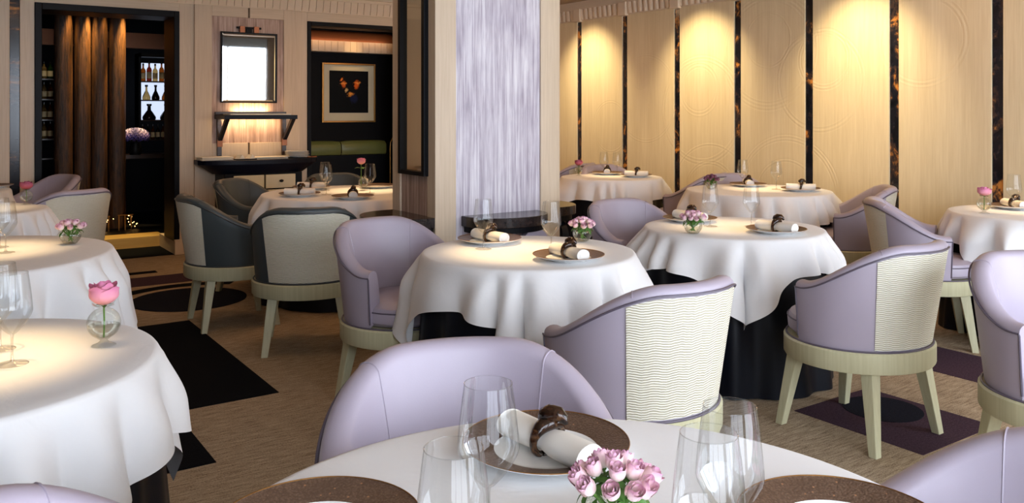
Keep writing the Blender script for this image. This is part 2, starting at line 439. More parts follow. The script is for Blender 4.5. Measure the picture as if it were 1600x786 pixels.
# wall behind the camera with four tall windows behind daylit sheers
wf = empty('wall_front', (0, YF, 0)); struct(wf)
m = MB(); WX = [(-1.0, 1.0), (1.3, 3.2), (3.5, 5.95)]
m.box(XL, XR, -.18, 0, 0, .45)
m.box(XL, XR, -.18, 0, 2.58, ZC)
ed = [XL] + [e for ab in WX for e in ab] + [XR]
for i in range(0, len(ed), 2): m.box(ed[i], ed[i + 1], -.18, 0, .45, 2.58)
m.build('wall_panel', 'side_wall', wf)
for i, (a, b) in enumerate(WX):
    wn = empty('window_%d' % (i + 1), (0, YF, 0)); struct(wn)
    MB().box(a, b, -.10, -.09, .45, 2.40).build('sheer_blind', 'sheer', wn, smooth=False)
    MB().box(a, b, -.07, -.02, 2.38, 2.58).build('roman_shade', 'shade', wn)
    k = 3
    for j in range(k + 1):
        x = a + (b - a) * j / k
        MB().box(x - .02, x + .02, -.09, -.05, .45, 2.58).build('window_frame', 'white', wn)
    for z in (.9, 1.4, 1.9): MB().box(a, b, -.088, -.082, z - .006, z + .006).build('window_frame', 'paper', wn)

# ---- panelled wall on the right
wr = empty('wall_right', (XR, 0, 0)); struct(wr)
MB().box(.02, .2, YF, YB + .7, 0, ZC).build('wall_backing', 'plainwall', wr)
STRIPES = [7.64 - .7725 * k for k in range(-1, 12)]
pm = None; sm = None
for k, y in enumerate(STRIPES):
    y0 = y - .7725 + .039; y1 = y - .039
    if y0 < YF: y0 = YF
    if y1 - y0 > .05:
        MB().box(0, .025, y0, y1, 0, 2.40).build('wood_panel', 'emboss', wr, smooth=False, bevel=.003)
    MB().box(.012, .03, y - .039, y + .039, 0, 2.385).build('tortoiseshell_strip', 'tortoise', wr, smooth=False)
    if y1 < YF: break
MB().box(0, .025, STRIPES[0] + .039, YB, 0, 2.40).build('wood_panel', 'emboss', wr, smooth=False)
c2 = empty('trim_2', (XR, 0, 0)); struct(c2)
MB().box(-.012, .02, YF, YB, 2.40, 2.412).box(-.03, .02, YF, YB, 2.528, ZC).build('cornice_band', 'cornice', c2, smooth=False)
flm = None
y = YB - .05
def flute_mesh(axis):
    m = MB(); n = 6; rows = []
    for i in range(n + 1):
        a = pi * i / n; u = -.036 * cos(a); d = -.022 * sin(a) - .002
        p = (d, u) if axis == 'y' else (u, d)
        rows.append([(p[0], p[1], 2.412), (p[0] - (.012 if axis == 'y' else 0), p[1] - (.012 if axis == 'x' else 0), 2.528)])
    m.grid(rows); return m.mesh('flute')
MB().box(.0, .02, YF, YB, 2.41, 2.53).build('cornice_ground', 'cornice', c2, smooth=False)
fm = flute_mesh('y'); fm.materials.append(M['cornice'])
for k in range(64):
    o = link('cornice_flute', fm, c2); o.location = (0, YB - .05 - k * .081, 0)
for k in range(0, 6):
    MB().box(-.045, .02, STRIPES[k] - .06, STRIPES[k] + .06, 2.39, 2.535).build('cornice_block', 'cornice', c2, smooth=False, bevel=.006)

# ---- back wall with bar doorway, mirror niche and alcove
wb = empty('wall_back', (0, YB, 0)); struct(wb)
def wbx(x0, x1, z0, z1, mat='oak', name='wood_panel', y0=0, y1=.63, bev=.003): return MB().box(x0, x1, y0, y1, z0, z1).build(name, mat, wb, smooth=False, bevel=bev)
wbx(XL, 0.575, 0, 2.40)
wbx(0.575, 0.652, 0, 2.40, 'tortoise', 'tortoiseshell_strip', .015)
wbx(0.652, 0.764, 0, 2.40)
wbx(0.764, 1.975, 2.322, 2.40, 'oak_h')
wbx(1.975, 2.111, 0, 2.40)
wbx(2.111, 2.274, 0, 2.40, y0=-.03)
wbx(2.99, 3.159, 0, 2.40, y0=-.03)
wbx(2.274, 2.625, 2.297, 2.40, 'oak_h', y0=-.03)
wbx(2.643, 2.99, 2.297, 2.40, 'oak_h', y0=-.03)
wbx(2.274, 2.625, 0, 1.054, y0=-.03)
wbx(2.643, 2.99, 0, 1.054, y0=-.03)
wbx(2.274, 2.99, 0, 2.40, 'black', 'backing', .03, .6, 0)
wbx(2.274, 2.99, 1.054, 2.297, 'taupe', 'fabric_panel', -.015, .03, 0)
wbx(3.159, 3.249, 0, 2.40)
wbx(3.249, 4.60, 2.305, 2.40, 'oak_h')
wbx(4.60, XR, 0, 2.40)
wbx(XL, XR + .2, 2.40, ZC, 'cornice', 'cornice_ground', .0, .63, 0)
tb = empty('trim_1', (0, YB, 0)); struct(tb)
MB().box(XL, XR, -.015, 0, 2.398, 2.41).box(XL, XR, -.05, 0, 2.53, 2.56).box(XL, XR, -.09, 0, 2.56, ZC).build('cornice_band', 'cornice', tb, smooth=False)
gm = MB(); gm.hexa([(-.036, -.01, 2.41), (.036, -.01, 2.41), (.036, 0, 2.41), (-.036, 0, 2.41)], [(-.036, -.035, 2.53), (.036, -.035, 2.53), (.036, 0, 2.53), (-.036, 0, 2.53)])
gme = gm.mesh('cornice_dentil', False); gme.materials.append(M['cornice'])
for k in range(44):
    o = link('cornice_dentil', gme, tb); o.location = (1.30 + k * .077, 0, 0)
# door frame, black
d1 = empty('door_1', (0, YB, 0)); struct(d1)
MB().box(.764, .82, -.02, .40, .0, 2.322).build('door_jamb', 'black', d1, bevel=.004)
MB().box(1.925, 1.975, -.02, .40, .13, 2.322).build('door_jamb', 'black', d1, bevel=.004)
MB().box(.82, 1.925, -.02, .40, 2.262, 2.322).build('door_head', 'black', d1, bevel=.004)
bs = empty('baseboard_back', (0, YB, 0)); struct(bs)
MB().box(1.93, 2.111, -.03, 0, 0, .13).box(1.93, 1.975, 0, .63, 0, .13).box(XL, .80, -.03, 0, 0, .13).box(1.925, 2.111, -.035, 0, .13, .145).build('skirting_board', 'cornice', bs, smooth=False, bevel=.003)
# alcove frame
d2 = empty('trim_3', (0, YB, 0)); struct(d2)
MB().box(3.249, 3.29, -.012, .2, 0, 2.305).build('alcove_jamb', 'black', d2, bevel=.004)
MB().box(3.29, 4.60, -.012, .2, 2.262, 2.305).build('alcove_head', 'black', d2, bevel=.004)
# alcove shell
al = empty('wall_alcove', (0, 0, 0)); struct(al)
MB().box(3.15, 5.4, 9.62, 9.7, 0, 2.7).box(3.1, 3.2, 9.16, 9.7, 0, 2.7).box(5.3, 5.4, 9.16, 9.7, 0, 2.7).box(3.1, 5.4, 9.16, 9.7, 2.6, 2.7).box(3.1, 5.4, 9.16, 9.7, -.1, 0).build('alcove_panel', 'bardark', al, smooth=False)
so = MB().box(3.35, 4.72, 9.50, 9.615, 2.07, 2.20); so.build('alcove_fascia', 'cornice', al, smooth=False)
so = MB(); rows = [[(x, 9.615 - .115 * cos(a) - .0, 2.2 + .13 * sin(a)) for a in [RAD(10 * i) for i in range(10)]] for x in (3.35, 4.72)]
so.grid(rows).build('alcove_cove', 'copper', al)
for k in range(17):
    MB().box(3.355 + k * .08, 3.355 + k * .08 + .074, 9.492, 9.50, 2.075, 2.195).build('cornice_dentil', 'cornice', al, smooth=False)
spot('alcove_spot', (4.18, 9.15, 2.45), (4.18, 9.62, 1.75), 46, 40, .9, (1, .66, .3))
spot('alcove_spot', (3.75, 9.30, 2.30), (3.85, 9.5, .95), 3, 40, .7)
spot('alcove_spot', (4.35, 9.30, 2.30), (4.35, 9.5, .95), 2.5, 40, .7)
area('alcove_cove_light', (4.0, 9.35, 2.22), (RAD(115), 0, 0), 1.3, .05, 1.2, (1, .55, .25))

# ---- bar room seen through the doorway
br = empty('wall_bar', (0, 0, 0)); struct(br)
MB().box(-.2, 3.1, 11.5, 11.6, 0, 2.8).box(-.3, -.2, 9.16, 11.6, 0, 2.8).box(3.0, 3.1, 9.16, 11.6, 0, 2.8).box(-.3, 3.1, 9.16, 11.6, 2.7, 2.8).build('bar_panel', 'bardark', br, smooth=False)
MB().box(-.3, 3.1, 9.18, 11.6, -.1, .105).build('bar_floor', 'black', br, smooth=False)
MB().box(.70, 1.975, 9.16, 9.45, -.05, .11).build('step_riser', 'lit_oak', br, smooth=False, bevel=.004)
MB().box(.9, 2.5, 10.9, 11.0, 2.12, 2.30).build('bar_soffit', 'copper', br, smooth=False)
spot('step_light', (1.75, 8.75, 2.2), (1.75, 9.17, .06), 90, 34, .5, (1, .72, .3))
spot('step_light', (1.35, 8.75, 2.2), (1.35, 9.17, .06), 80, 34, .5, (1, .72, .3))

# ---- pillar
PX0, PX1, PY0, PY1 = 2.40, 3.302, 4.293, 4.842
pl = empty('wall_pillar', (0, 0, 0)); struct(pl)
def plx(x0, x1, y0, y1, z0, z1, mat, name, bev=.004): return MB().box(x0, x1, y0, y1, z0, z1).build(name, mat, pl, smooth=False, bevel=bev)
plx(PX0 + .03, PX1 - .03, PY0 + .03, PY1 - .03, 0, ZC, 'plainwall', 'pillar_core', 0)
plx(PX0, PX0 + .14, PY0, PY0 + .099, 0, ZC, 'oak', 'corner_post')
plx(PX1 - .15, PX1, PY0, PY0 + .099, 0, ZC, 'oak', 'corner_post')
plx(PX0, PX0 + .14, PY1 - .105, PY1, 0, ZC, 'oak', 'corner_post')
plx(PX1 - .15, PX1, PY1 - .105, PY1, 0, ZC, 'oak', 'corner_post')
plx(PX0 + .14, PX1 - .15, PY0 + .012, PY0 + .04, 0, ZC, 'lavender', 'fabric_panel', 0)
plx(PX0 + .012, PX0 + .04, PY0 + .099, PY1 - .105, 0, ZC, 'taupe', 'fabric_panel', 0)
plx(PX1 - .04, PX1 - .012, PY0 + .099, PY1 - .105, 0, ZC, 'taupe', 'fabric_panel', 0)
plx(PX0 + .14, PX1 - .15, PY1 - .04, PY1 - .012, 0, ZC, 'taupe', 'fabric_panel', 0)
# ================================================================== tub chairs
def chair_profile(phi):
    a = abs(phi)
    s = 1 - max(0, min(1, (a - RAD(22)) / RAD(84)))
    s = s * s * (3 - 2 * s)
    h = .655 + .18 * s
    flare = .026 + .042 * max(0, cos(phi))
    return h, flare
def outer_r(phi, z):
    h, fl_ = chair_profile(phi); return .274 + fl_ * max(0, (z - .40)) / .43
TH = .062; AEND = RAD(110)
def sec(phi):
    h, f_ = chair_profile(phi); pts = []
    for k in range(8):
        z = .405 + (h - .024 - .405) * k / 7
        pts.append((outer_r(phi, z), z))
    ro = outer_r(phi, h - .02); rm = ro - TH / 2
    for k in range(1, 8):
        a = pi * k / 8
        pts.append((rm + TH / 2 * cos(a), h - .024 + .024 * sin(a)))
    for k in range(7):
        z = (h - .024) + (.43 - (h - .024)) * k / 6
        pts.append((outer_r(phi, z) - TH - .012 * sin(pi * k / 6), z))
    return pts
def pol(phi, r, z): return (r * sin(phi), -r * cos(phi), z)
def make_chair(leather_, pipe_):
    c = empty('tub_chair', (0, 0, 0))
    n = 56; m = MB(); rows = []
    for i in range(n + 1):
        phi = -AEND + 2 * AEND * i / n
        rows.append([pol(phi, r, z) for r, z in sec(phi)])
    m.grid(rows)
    nv = len(rows[0])
    for row_i in (0, n):     # arm ends: slightly domed caps
        b = row_i * nv; idx = [b + k for k in range(nv)]
        cen = Vector((0, 0, 0))
        for k in idx: cen += Vector(m.v[k])
        m.f.append(tuple(idx if row_i == 0 else idx[::-1]))
    sh = m.build('shell', leather_, c, angle=50)
    m = MB(); m.uv = []; rows = []; A = RAD(43); nn = 26
    for i in range(nn + 1):
        phi = -A + 2 * A * i / nn; h, _ = chair_profile(phi); row = []
        for k in range(11):
            z = .412 + (h - .036 - .412) * k / 10
            row.append(pol(phi, outer_r(phi, z) + .004, z)); m.uv.append((phi * .3, z))
        rows.append(row)
    m.grid(rows).build('back_panel', 'weave', c)
    # piping round the outer rim and down the arm fronts
    path = [pol(-AEND, outer_r(-AEND, z) + .001, z) for z in (.42, .5, .57, .62)]
    for i in range(n + 1):
        phi = -AEND + 2 * AEND * i / n; h, _ = chair_profile(phi); path.append(pol(phi, outer_r(phi, h) + .002, h - .028))
    path += [pol(AEND, outer_r(AEND, z) + .001, z) for z in (.62, .57, .5, .42)]
    MB().tube(path, .0035, 6).build('piping', pipe_, sh)
    for sg in (-1, 1):       # seams over the rim and down the inside
        phi = sg * RAD(40); s5 = sec(phi)[8:]
        MB().tube([pol(phi, r - (.0 if k > 3 else 0), z + .0005) for k, (r, z) in enumerate(s5)], .0020, 5).build('seam', leather_, sh)
    prof = [(.001, .41), (.236, .41), (.251, .425), (.254, .462), (.243, .488), (.212, .502), (.11, .512), (.001, .514)]
    st = MB().lathe(prof, 44, (0, .026, 0), 1, 1.03).build('seat', leather_, c)
    MB().tube([(.253 * cos(2 * pi * k / 44), .026 + .261 * sin(2 * pi * k / 44), .472) for k in range(44)], .003, 6, True).build('piping', pipe_, st)
    MB().tube([(.284 * cos(2 * pi * k / 44), .284 * sin(2 * pi * k / 44), .405) for k in range(44)], .0042, 6, True).build('base_piping', pipe_, c)
    MB().lathe([(.21, .318), (.290, .318), (.294, .325), (.294, .395), (.288, .402), (.21, .402), (.21, .318)], 48).build('seat_rail', 'leg', c)
    for sx in (-1, 1):
        for sy in (-1, 1):
            tx, ty, bx, by = sx * .170, sy * .170, sx * .212, sy * .220
            h1, h2 = .027, .017
            def q(x, y, h, z): return [(x - h, y - h, z), (x + h, y - h, z), (x + h, y + h, z), (x - h, y + h, z)]
            MB().hexa(q(bx, by, h2, 0), q(tx, ty, h1, .335)).build('leg', 'leg', c, smooth=False, bevel=.003)
    return c
lil = freeze(make_chair('lilac', 'lilac_pipe')); sla = freeze(make_chair('slate', 'slate_pipe'))
_first = {}
def chair(kind, x, y, fx, fy, label):
    p = lil if kind == 'lilac' else sla
    if kind in _first: o = copy_tree(p)
    else: o = p; _first[kind] = 1
    o.location = (x, y, 0); o.rotation_euler = (0, 0, atan2(-fx, fy)); o.scale = (1.07, 1.02, 1)
    tag(o, label, 'chair', 'lilac tub chairs' if kind == 'lilac' else 'slate tub chairs')
    return o
CHAIRS = []
def ch(*a): CHAIRS.append((a[1], a[2])); return chair(*a)
# copies first share everything, so the prototypes are placed by the first call of each kind
ch('lilac', 1.86, 3.60, .18, -1, 'lilac tub chair facing the camera, between the slate chairs and the middle table')
ch('lilac', 3.42, 3.62, .0, -1, 'lilac tub chair behind the right middle table, in front of the corner table')
ch('lilac', 1.97, 2.17, .0, 1, 'lilac tub chair with ivory woven back panel right behind the front table')
ch('lilac', 3.30, 2.19, .0, 1, 'lilac tub chair with ivory woven back and all four legs showing')
ch('lilac', 4.93, 2.82, .60, -.80, 'lilac tub chair seen side-on, at the table cut by the right edge')
ch('lilac', 5.46, 3.73, -.64, .77, 'lilac tub chair at the right end of the table under the panelled wall')
ch('lilac', .895, 1.42, -.37, -.93, 'big lilac tub chair across the front table, facing the camera')
ch('lilac', 1.24, .635, -.92, .39, 'lilac tub chair cut by the bottom right corner')
ch('lilac', 3.27, 1.32, -.5, -.86, 'lilac tub chair cut by the right edge of the picture')
ch('lilac', .232, 1.131, .86, -.5, 'lilac tub chair whose top rim rises at the bottom left corner')
ch('lilac', .74, 6.70, -.45, .9, 'lilac tub chair with its ivory back to the camera, in front of the bar doorway')
ch('lilac', .70, 7.93, -.9, -.35, 'rosy lit tub chair behind the ivory-backed one at far left')
ch('lilac', 5.52, 5.33, -.35, .94, 'lilac tub chair with sloping arm between the two tables by the panelled wall')
ch('lilac', 5.60, 4.72, -.1, -1, 'lilac tub chair behind the bowl of dark roses under the panelled wall')
ch('lilac', 5.52, 6.30, -.15, -1, 'lilac tub chair behind the corner table against the panelled wall')
ch('lilac', 5.50, 7.10, -.3, .95, 'lilac tub chair in the far corner, peeping out behind the pillar')
ch('slate', 1.63, 5.60, 1, -.06, 'slate tub chair seen three-quarters with a narrow ivory back strip')
ch('slate', 1.83, 4.80, .38, .925, 'slate tub chair with its whole ivory woven back turned to the camera')
ch('slate', 2.13, 6.58, .67, -.74, 'slate tub chair below the console, seen over the left slate chair')
ch('slate', 2.84, 6.66, -.1, -1, 'slate tub chair behind the four-place table, in front of the dark alcove')

# ================================================================== tables and cloths
def sm_(a, b, x):
    t_ = max(0, min(1, (x - a) / (b - a))); return t_ * t_ * (3 - 2 * t_)
def draped(R, a, rot, seed, ztop=.752):
    rnd = random.Random(seed); m = MB(); n = 384
    ph = [rnd.uniform(0, 2 * pi) for _ in range(6)]; nf = 17 + rnd.randint(0, 2) + int((R - .46) * 18)
    rows = []
    for i in range(n):
        p = 2 * pi * i / n; q = p - rot
        d = a / max(abs(cos(q)), abs(sin(q)))
        drop = max(.08, d - R)
        pw = p + .16 * sin(3 * p + ph[0]) + .08 * sin(5 * p + ph[1]) + .05 * sin(8 * p + ph[4])
        x = nf * pw / 2
        ridge = (.5 - .5 * cos(2 * x)) ** .75                     # rounded outside, tight valleys inside
        depth = .74 + .34 * sin(2 * p + ph[2]) * cos(3 * p + ph[3])
        corner = sm_(.72, 1.0, abs(sin(2 * q)))       # the long corners hang in deeper folds
        row = [(0.0001 * cos(p), 0.0001 * sin(p), ztop), (R * .5 * cos(p), R * .5 * sin(p), ztop), (R * .9 * cos(p), R * .9 * sin(p), ztop), ((R - .012) * cos(p), (R - .012) * sin(p), ztop),
               ((R - .002) * cos(p), (R - .002) * sin(p), ztop - .002), ((R + .004) * cos(p), (R + .004) * sin(p), ztop - .010)]
        K = 16; tw = .05 * sin(x * 2 + ph[5])
        for k in range(1, K + 1):
            s = drop * k / K
            amp = (.085 + .02 * corner) * depth * sm_(-.03, .15, s) * (1 + .35 * sm_(.2, .45, s))
            r = R + .005 + .10 * s + amp * ridge
            pa = p + tw * sm_(.05, .3, s)
            row.append((r * cos(pa), r * sin(pa), ztop - .010 - s * .975))
        rows.append(row)
    m.grid(rows, closed_u=True)
    return m
def skirt(R, cx, cy, seed, ztop=.735):
    rnd = random.Random(seed); m = MB(); n = 200; ph = [rnd.uniform(0, 2 * pi) for _ in range(3)]
    rows = []
    for i in range(n):
        p = 2 * pi * i / n
        lim = 9
        for (x, y) in CHAIRS:
            dx, dy = x - cx, y - cy; D = hypot(dx, dy)
            if D > 1.1: continue
            b = dx * cos(p) + dy * sin(p); disc_ = b * b - D * D + .325 ** 2
            if b > 0 and disc_ > 0: lim = min(lim, b - sqrt(disc_) - .005)
        fo = .5 * cos(11 * p + ph[0]) + .35 * cos(17 * p + ph[1]) + .2 * cos(5 * p + ph[2])
        row = []
        for k in range(13):
            s = k / 12; r = R - .012 + .05 * s + .026 * fo * sm_(0, .6, s)
            r = r + (min(r, max(lim, .12)) - r) * sm_(.1, .35, s)
            row.append((r * cos(p), r * sin(p), ztop * (1 - s) + .006 * s))
        rows.append(row)
    m.grid(rows, closed_u=True); return m
TABLES = {}
def table(key, x, y, R, a, rot, seed, where):
    t_ = empty('round_table', (x, y, 0)); tag(t_, 'navy-skirted round table ' + where, 'table', 'round dining tables')
    skirt(R, x, y, seed).build('table_skirt', 'navy', t_)
    MB().lathe([(.0005, .715), (R - .02, .715), (R - .012, .722), (R - .012, .738), (R - .018, .744), (.0005, .744)], 48).build('table_top', 'darkwood', t_)
    MB().lathe([(.0005, .0), (.10, .0), (.10, .012), (.04, .03), (.032, .10), (.032, .66), (.05, .715), (.0005, .715)], 24).build('pedestal', 'black', t_)
    c = draped(R, a, rot, seed + 50).build('tablecloth', 'cloth', None, angle=80)
    c.location = (x, y, 0); tag(c, 'white cloth on the round table ' + where, 'tablecloth', 'white tablecloths')
    TABLES[key] = (x, y)
table('T0', .733, .886, .559, .78, RAD(20), 1, 'nearest the camera at the bottom')
table('T1', 2.168, 3.045, .465, .635, RAD(18), 2, 'in the middle in front of the pillar')
table('T2', 3.509, 3.063, .463, .625, RAD(2), 3, 'right of the middle one, its cloth corner pointing down')
table('T3', 5.35, 4.42, .55, .74, RAD(8), 4, 'under the panelled wall with the bowl of dark roses')
table('T4', 5.30, 6.10, .47, .64, RAD(20), 5, 'in the far corner under the panelled wall')
table('T5', 5.51, 2.46, .48, .64, RAD(50), 6, 'cut by the right edge of the picture')
table('T6', 2.63, 6.015, .65, .85, RAD(35), 7, 'laid for four in front of the dark alcove')
table('T7', .007, 2.451, .496, .69, RAD(-28), 8, 'at lower left with the big single rose')
table('T8', .098, 4.306, .60, .84, RAD(18), 9, 'second at left with a bowl of roses')
table('T9', .215, 6.266, .425, .60, RAD(30), 10, 'third from the front at left')
table('T10', .08, 7.86, .46, .62, RAD(0), 11, 'farthest left by the back wall')

# ================================================================== wine glasses
def make_glass():
    g = empty('wine_glass', (0, 0, 0))
    outer = [(.0045, .072), (.010, .075), (.022, .088), (.034, .104), (.0425, .120), (.0445, .128), (.0440, .138), (.0415, .165), (.038, .195), (.0345, .220)]
    MB().lathe(outer, 40).build('bowl', 'glass', g)
    MB().tube([(.0345 * cos(2 * pi * k / 40), .0345 * sin(2 * pi * k / 40), .220) for k in range(40)], .0007, 5, True).build('rim', 'glass', g)
    MB().lathe([(.0045, .073), (.0032, .066), (.0028, .04), (.0030, .015), (.006, .007)], 12).build('stem', 'stemglass', g)
    MB().lathe([(.006, .007), (.018, .003), (.034, .0022), (.036, .0012), (.034, .0004)], 40).build('foot', 'stemglass', g)
    return g
gl0 = freeze(make_glass()); _g = []
def glass(x, y, label):
    o = gl0 if not _g else copy_tree(gl0); _g.append(1)
    o.location = (x, y, .7525); o.rotation_euler = (0, 0, random.uniform(0, 6)); tag(o, label, 'wine glass', 'empty stemmed wine glasses')
# ================================================================== chargers, napkins, rings
def make_charger():
    g = empty('charger_plate', (0, 0, 0))
    MB().lathe([(.090, .0095), (.098, .012), (.110, .0155), (.140, .0225), (.1465, .0242), (.1475, .0250)], 64).build('glazed_rim', 'glaze', g)
    MB().lathe([(.0005, .001), (.070, .001), (.072, .0), (.078, .0), (.080, .002), (.110, .0115), (.140, .019), (.148, .0238), (.1482, .0252), (.1472, .0254)], 64).build('underside', 'white', g)
    MB().lathe([(.0005, .0068), (.075, .0068), (.086, .0082), (.093, .0106)], 48).build('well', 'white', g)
    MB().tube([(.1478 * cos(2 * pi * k / 64), .1478 * sin(2 * pi * k / 64), .0252) for k in range(64)], .0009, 5, True).build('gilt_edge', 'brass', g)
    return g
cp0 = freeze(make_charger()); _c = []
def charger(x, y, label):
    o = cp0 if not _c else copy_tree(cp0); _c.append(1)
    o.location = (x, y, .7525); tag(o, label, 'charger plate', 'bronze-rimmed charger plates')
def make_napkin():
    L = .215; m = MB(); rows = []
    for i in range(17):
        u = -L / 2 + L * i / 16; e = abs(2 * i / 16 - 1)
        pinch = 1 - .24 * math.exp(-(u / .02) ** 2)
        rr = []
        for k in range(20):
            a = 2 * pi * k / 20
            rr.append((u, .029 * cos(a) * pinch * (1 + .05 * e), .024 * sin(a) * pinch + .0245))
        rows.append(rr)
    m.grid(rows, closed_v=True)
    b = len(m.v)                       # recessed rolled ends
    for s_, row in ((0, rows[0]), (16, rows[16])):
        base = s_ * 20; off = len(m.v); sg = 1 if s_ == 0 else -1
        m.v += [(row[k][0] + sg * .004, row[k][1] * .72, (row[k][2] - .0245) * .72 + .0245) for k in range(20)]
        m.v += [(row[k][0] + sg * .001, row[k][1] * .45, (row[k][2] - .0245) * .45 + .0245) for k in range(20)]
        for k in range(20):
            k2 = (k + 1) % 20
            m.f.append((base + k, off + k, off + k2, base + k2)); m.f.append((off + k, off + 20 + k, off + 20 + k2, off + k2))
        m.f.append(tuple(off + 20 + k for k in range(20)))
    return m.mesh('rolled_napkin', True, 60)
nm = make_napkin(); nm.materials.append(M['napkin'])
def make_ring():
    m = MB(); path = []; rad = []
    for k in range(26):
        a = -pi / 2 - .3 + (2 * pi - .15) * k / 25
        path.append((.004 * sin(a), .0285 * cos(a), .0245 + .0265 * sin(a))); rad.append(.0055 + .0065 * max(0, sin(a)) ** 1.5)
    m.tube(path, rad, 10)
    rows = []                                # horn curl rising over the top and drooping forward
    cpath = [(-.004, 0, .052), (0, .0, .060), (.006, .004, .066), (.014, .008, .066), (.021, .011, .060), (.025, .013, .052)]
    m.tube(cpath, [.012, .0145, .014, .012, .008, .003], 10)
    return m.mesh('napkin_ring', True, 60)
rm_ = make_ring(); rm_.materials.append(M['horn'])
def napkin(x, y, ang, where):
    o = link('rolled_napkin', nm); o.location = (x, y, .7615); o.rotation_euler = (0, 0, ang); tag(o, 'rolled white napkin ' + where, 'napkin', 'rolled white napkins')
    r = link('napkin_ring', rm_); r.scale = (1.35, 1.12, 1.1); r.location = (x, y, .7615); r.rotation_euler = (0, 0, ang); tag(r, 'dark horn ring round the napkin ' + where, 'napkin ring', 'horn napkin rings')
NY = -pi / 2
def place(x, y, ang, where, nx=None, ny=None):
    charger(x, y, 'bronze-rimmed charger plate ' + where)
    if ang is not None: napkin(x if nx is None else nx, y if ny is None else ny, ang, where)
place(.907, 1.22, NY + .07, 'on the front table beside the pink roses', .895, 1.20)
place(.457, 1.16, None, 'cut by the bottom edge, left on the front table')
place(1.08, .74, None, 'cut by the bottom edge, right on the front table')
place(2.150, 3.33, NY + .10, 'on the middle table nearer the pillar')
place(2.171, 2.765, NY - .08, 'on the middle table nearer the camera')
place(3.484, 3.35, NY, 'half hidden by roses on the right middle table')
place(3.515, 2.79, NY + .06, 'at the right end of the right middle table')
place(5.53, 4.67, RAD(230), 'at the back of the table by the panelled wall')
place(5.53, 4.16, RAD(-48), 'at the right of the table under the panelled wall')
place(5.44, 6.32, RAD(228), 'behind the glasses on the corner table')
place(5.46, 5.93, RAD(-50), 'at the right end of the corner table')
place(5.62, 2.64, RAD(235), 'on the table at the right edge')
place(2.21, 5.95, RAD(-33), 'at the left end of the four-place table')
place(2.48, 6.42, RAD(-33), 'at the back left of the four-place table')
place(2.45, 5.56, RAD(248), 'at the front of the four-place table')
place(2.97, 6.25, None, 'at the back right of the four-place table')
place(.42, 7.98, None, 'on the farthest left table')

glass(.66, 1.026, 'clear wine glass in front of the rolled napkin on the front table')
glass(.50, .851, 'clear wine glass at bottom left of the front table, cut by the edge')
glass(.872, .767, 'clear wine glass on the front table, the taller-looking of the right pair')
glass(.777, .716, 'clear wine glass on the front table, the nearer one of the right pair')
glass(2.029, 3.194, 'wine glass standing before the left charger on the middle table')
glass(2.22, 2.949, 'wine glass between the napkin and the pillar on the middle table')
glass(3.425, 3.146, 'wine glass beside the bowl of roses on the right middle table')
glass(3.603, 3.021, 'wine glass in the centre of the right middle table')
glass(5.427, 4.637, 'left wine glass on the table under the panelled wall')
glass(5.488, 4.355, 'right wine glass on the table under the panelled wall')
glass(5.38, 6.30, 'left wine glass on the corner table')
glass(5.45, 6.19, 'right wine glass on the corner table')
glass(5.53, 2.60, 'wine glass on the table at the right edge')
glass(2.409, 5.941, 'front wine glass of the overlapping pair on the four-place table')
glass(2.52, 6.24, 'rear wine glass of the overlapping pair on the four-place table')
glass(2.72, 5.86, 'wine glass in front of the tall rose on the four-place table')
glass(.165, 2.374, 'nearest wine glass at the left edge on the lower left table')
glass(.150, 2.54, 'rear wine glass at the left edge on the lower left table')
glass(.273, 4.27, 'front wine glass at the left edge on the second left table')
glass(.262, 4.455, 'rear wine glass at the left edge on the second left table')

# ================================================================== roses and vases
def petal(r0, r1, h, wid, curl, az, tilt, nu=7, nv=6, ex=3, droop=.15):
    pts = []
    for i in range(nu + 1):
        u = -1 + 2 * i / nu; row = []
        for j in range(nv + 1):
            v = j / nv
            r = r0 + (r1 - r0) * min(1, v / .42) ** .55 * (1 - .10 * max(0, v - .45)) + curl * max(0, v - .66) ** 2 * 4.5
            half = wid * sqrt(max(0.03, 1 - (max(0, v - .5) / .515) ** ex)) * (.45 + .55 * min(1, v / .35))
            a = az + u * half
            z = h * v * (1 - droop * u * u * v) - curl * max(0, v - .8) * 1.2
            row.append((r * cos(a), r * sin(a), z))
        pts.append(row)
    return pts
ROSE = [(.10, .22, .92, 1.5, 0, 0), (.12, .34, .98, 1.3, .02, 2.1), (.14, .42, 1.0, 1.2, .04, 4.2), (.16, .58, .98, 1.1, .10, .9), (.16, .62, .99, 1.1, .12, 3.0), (.16, .66, .97, 1.1, .12, 5.1),
        (.18, .84, .95, 1.0, .16, .2), (.18, .90, .92, 1.0, .20, 1.5), (.18, .94, .93, 1.0, .16, 2.7), (.18, .97, .88, 1.0, .24, 4.0), (.18, .99, .84, 1.0, .30, 5.3)]
def single_rose(name, x, y, zb, R, hh, stem, mat, label, leaves=False):
    g = empty(name, (x, y, zb)); tag(g, label, 'rose')
    for (r0, r1, h, wd, cu, az) in ROSE:
        MB().grid(petal(r0 * R, r1 * R, h * hh, wd, cu * R * .8, az, 0, 10, 8, 7, .10)).build('petal', mat, g, angle=180)
    MB().tube([(0, 0, .003), (.001, 0, -stem * .5), (0, .001, -stem)], .0024, 6).build('stem', 'stem', g)
    MB().lathe([(.0005, -.004), (.006, -.002), (.18 * R + .001, .004), (.3 * R, .010)], 10).build('calyx', 'leaf', g)
    for k in range(3):
        a = 2.1 * k + .4
        leaf_mesh(.022 if not leaves else .05, a, -.002 if not leaves else -.03).build('leaf', 'leaf', g)
    return g
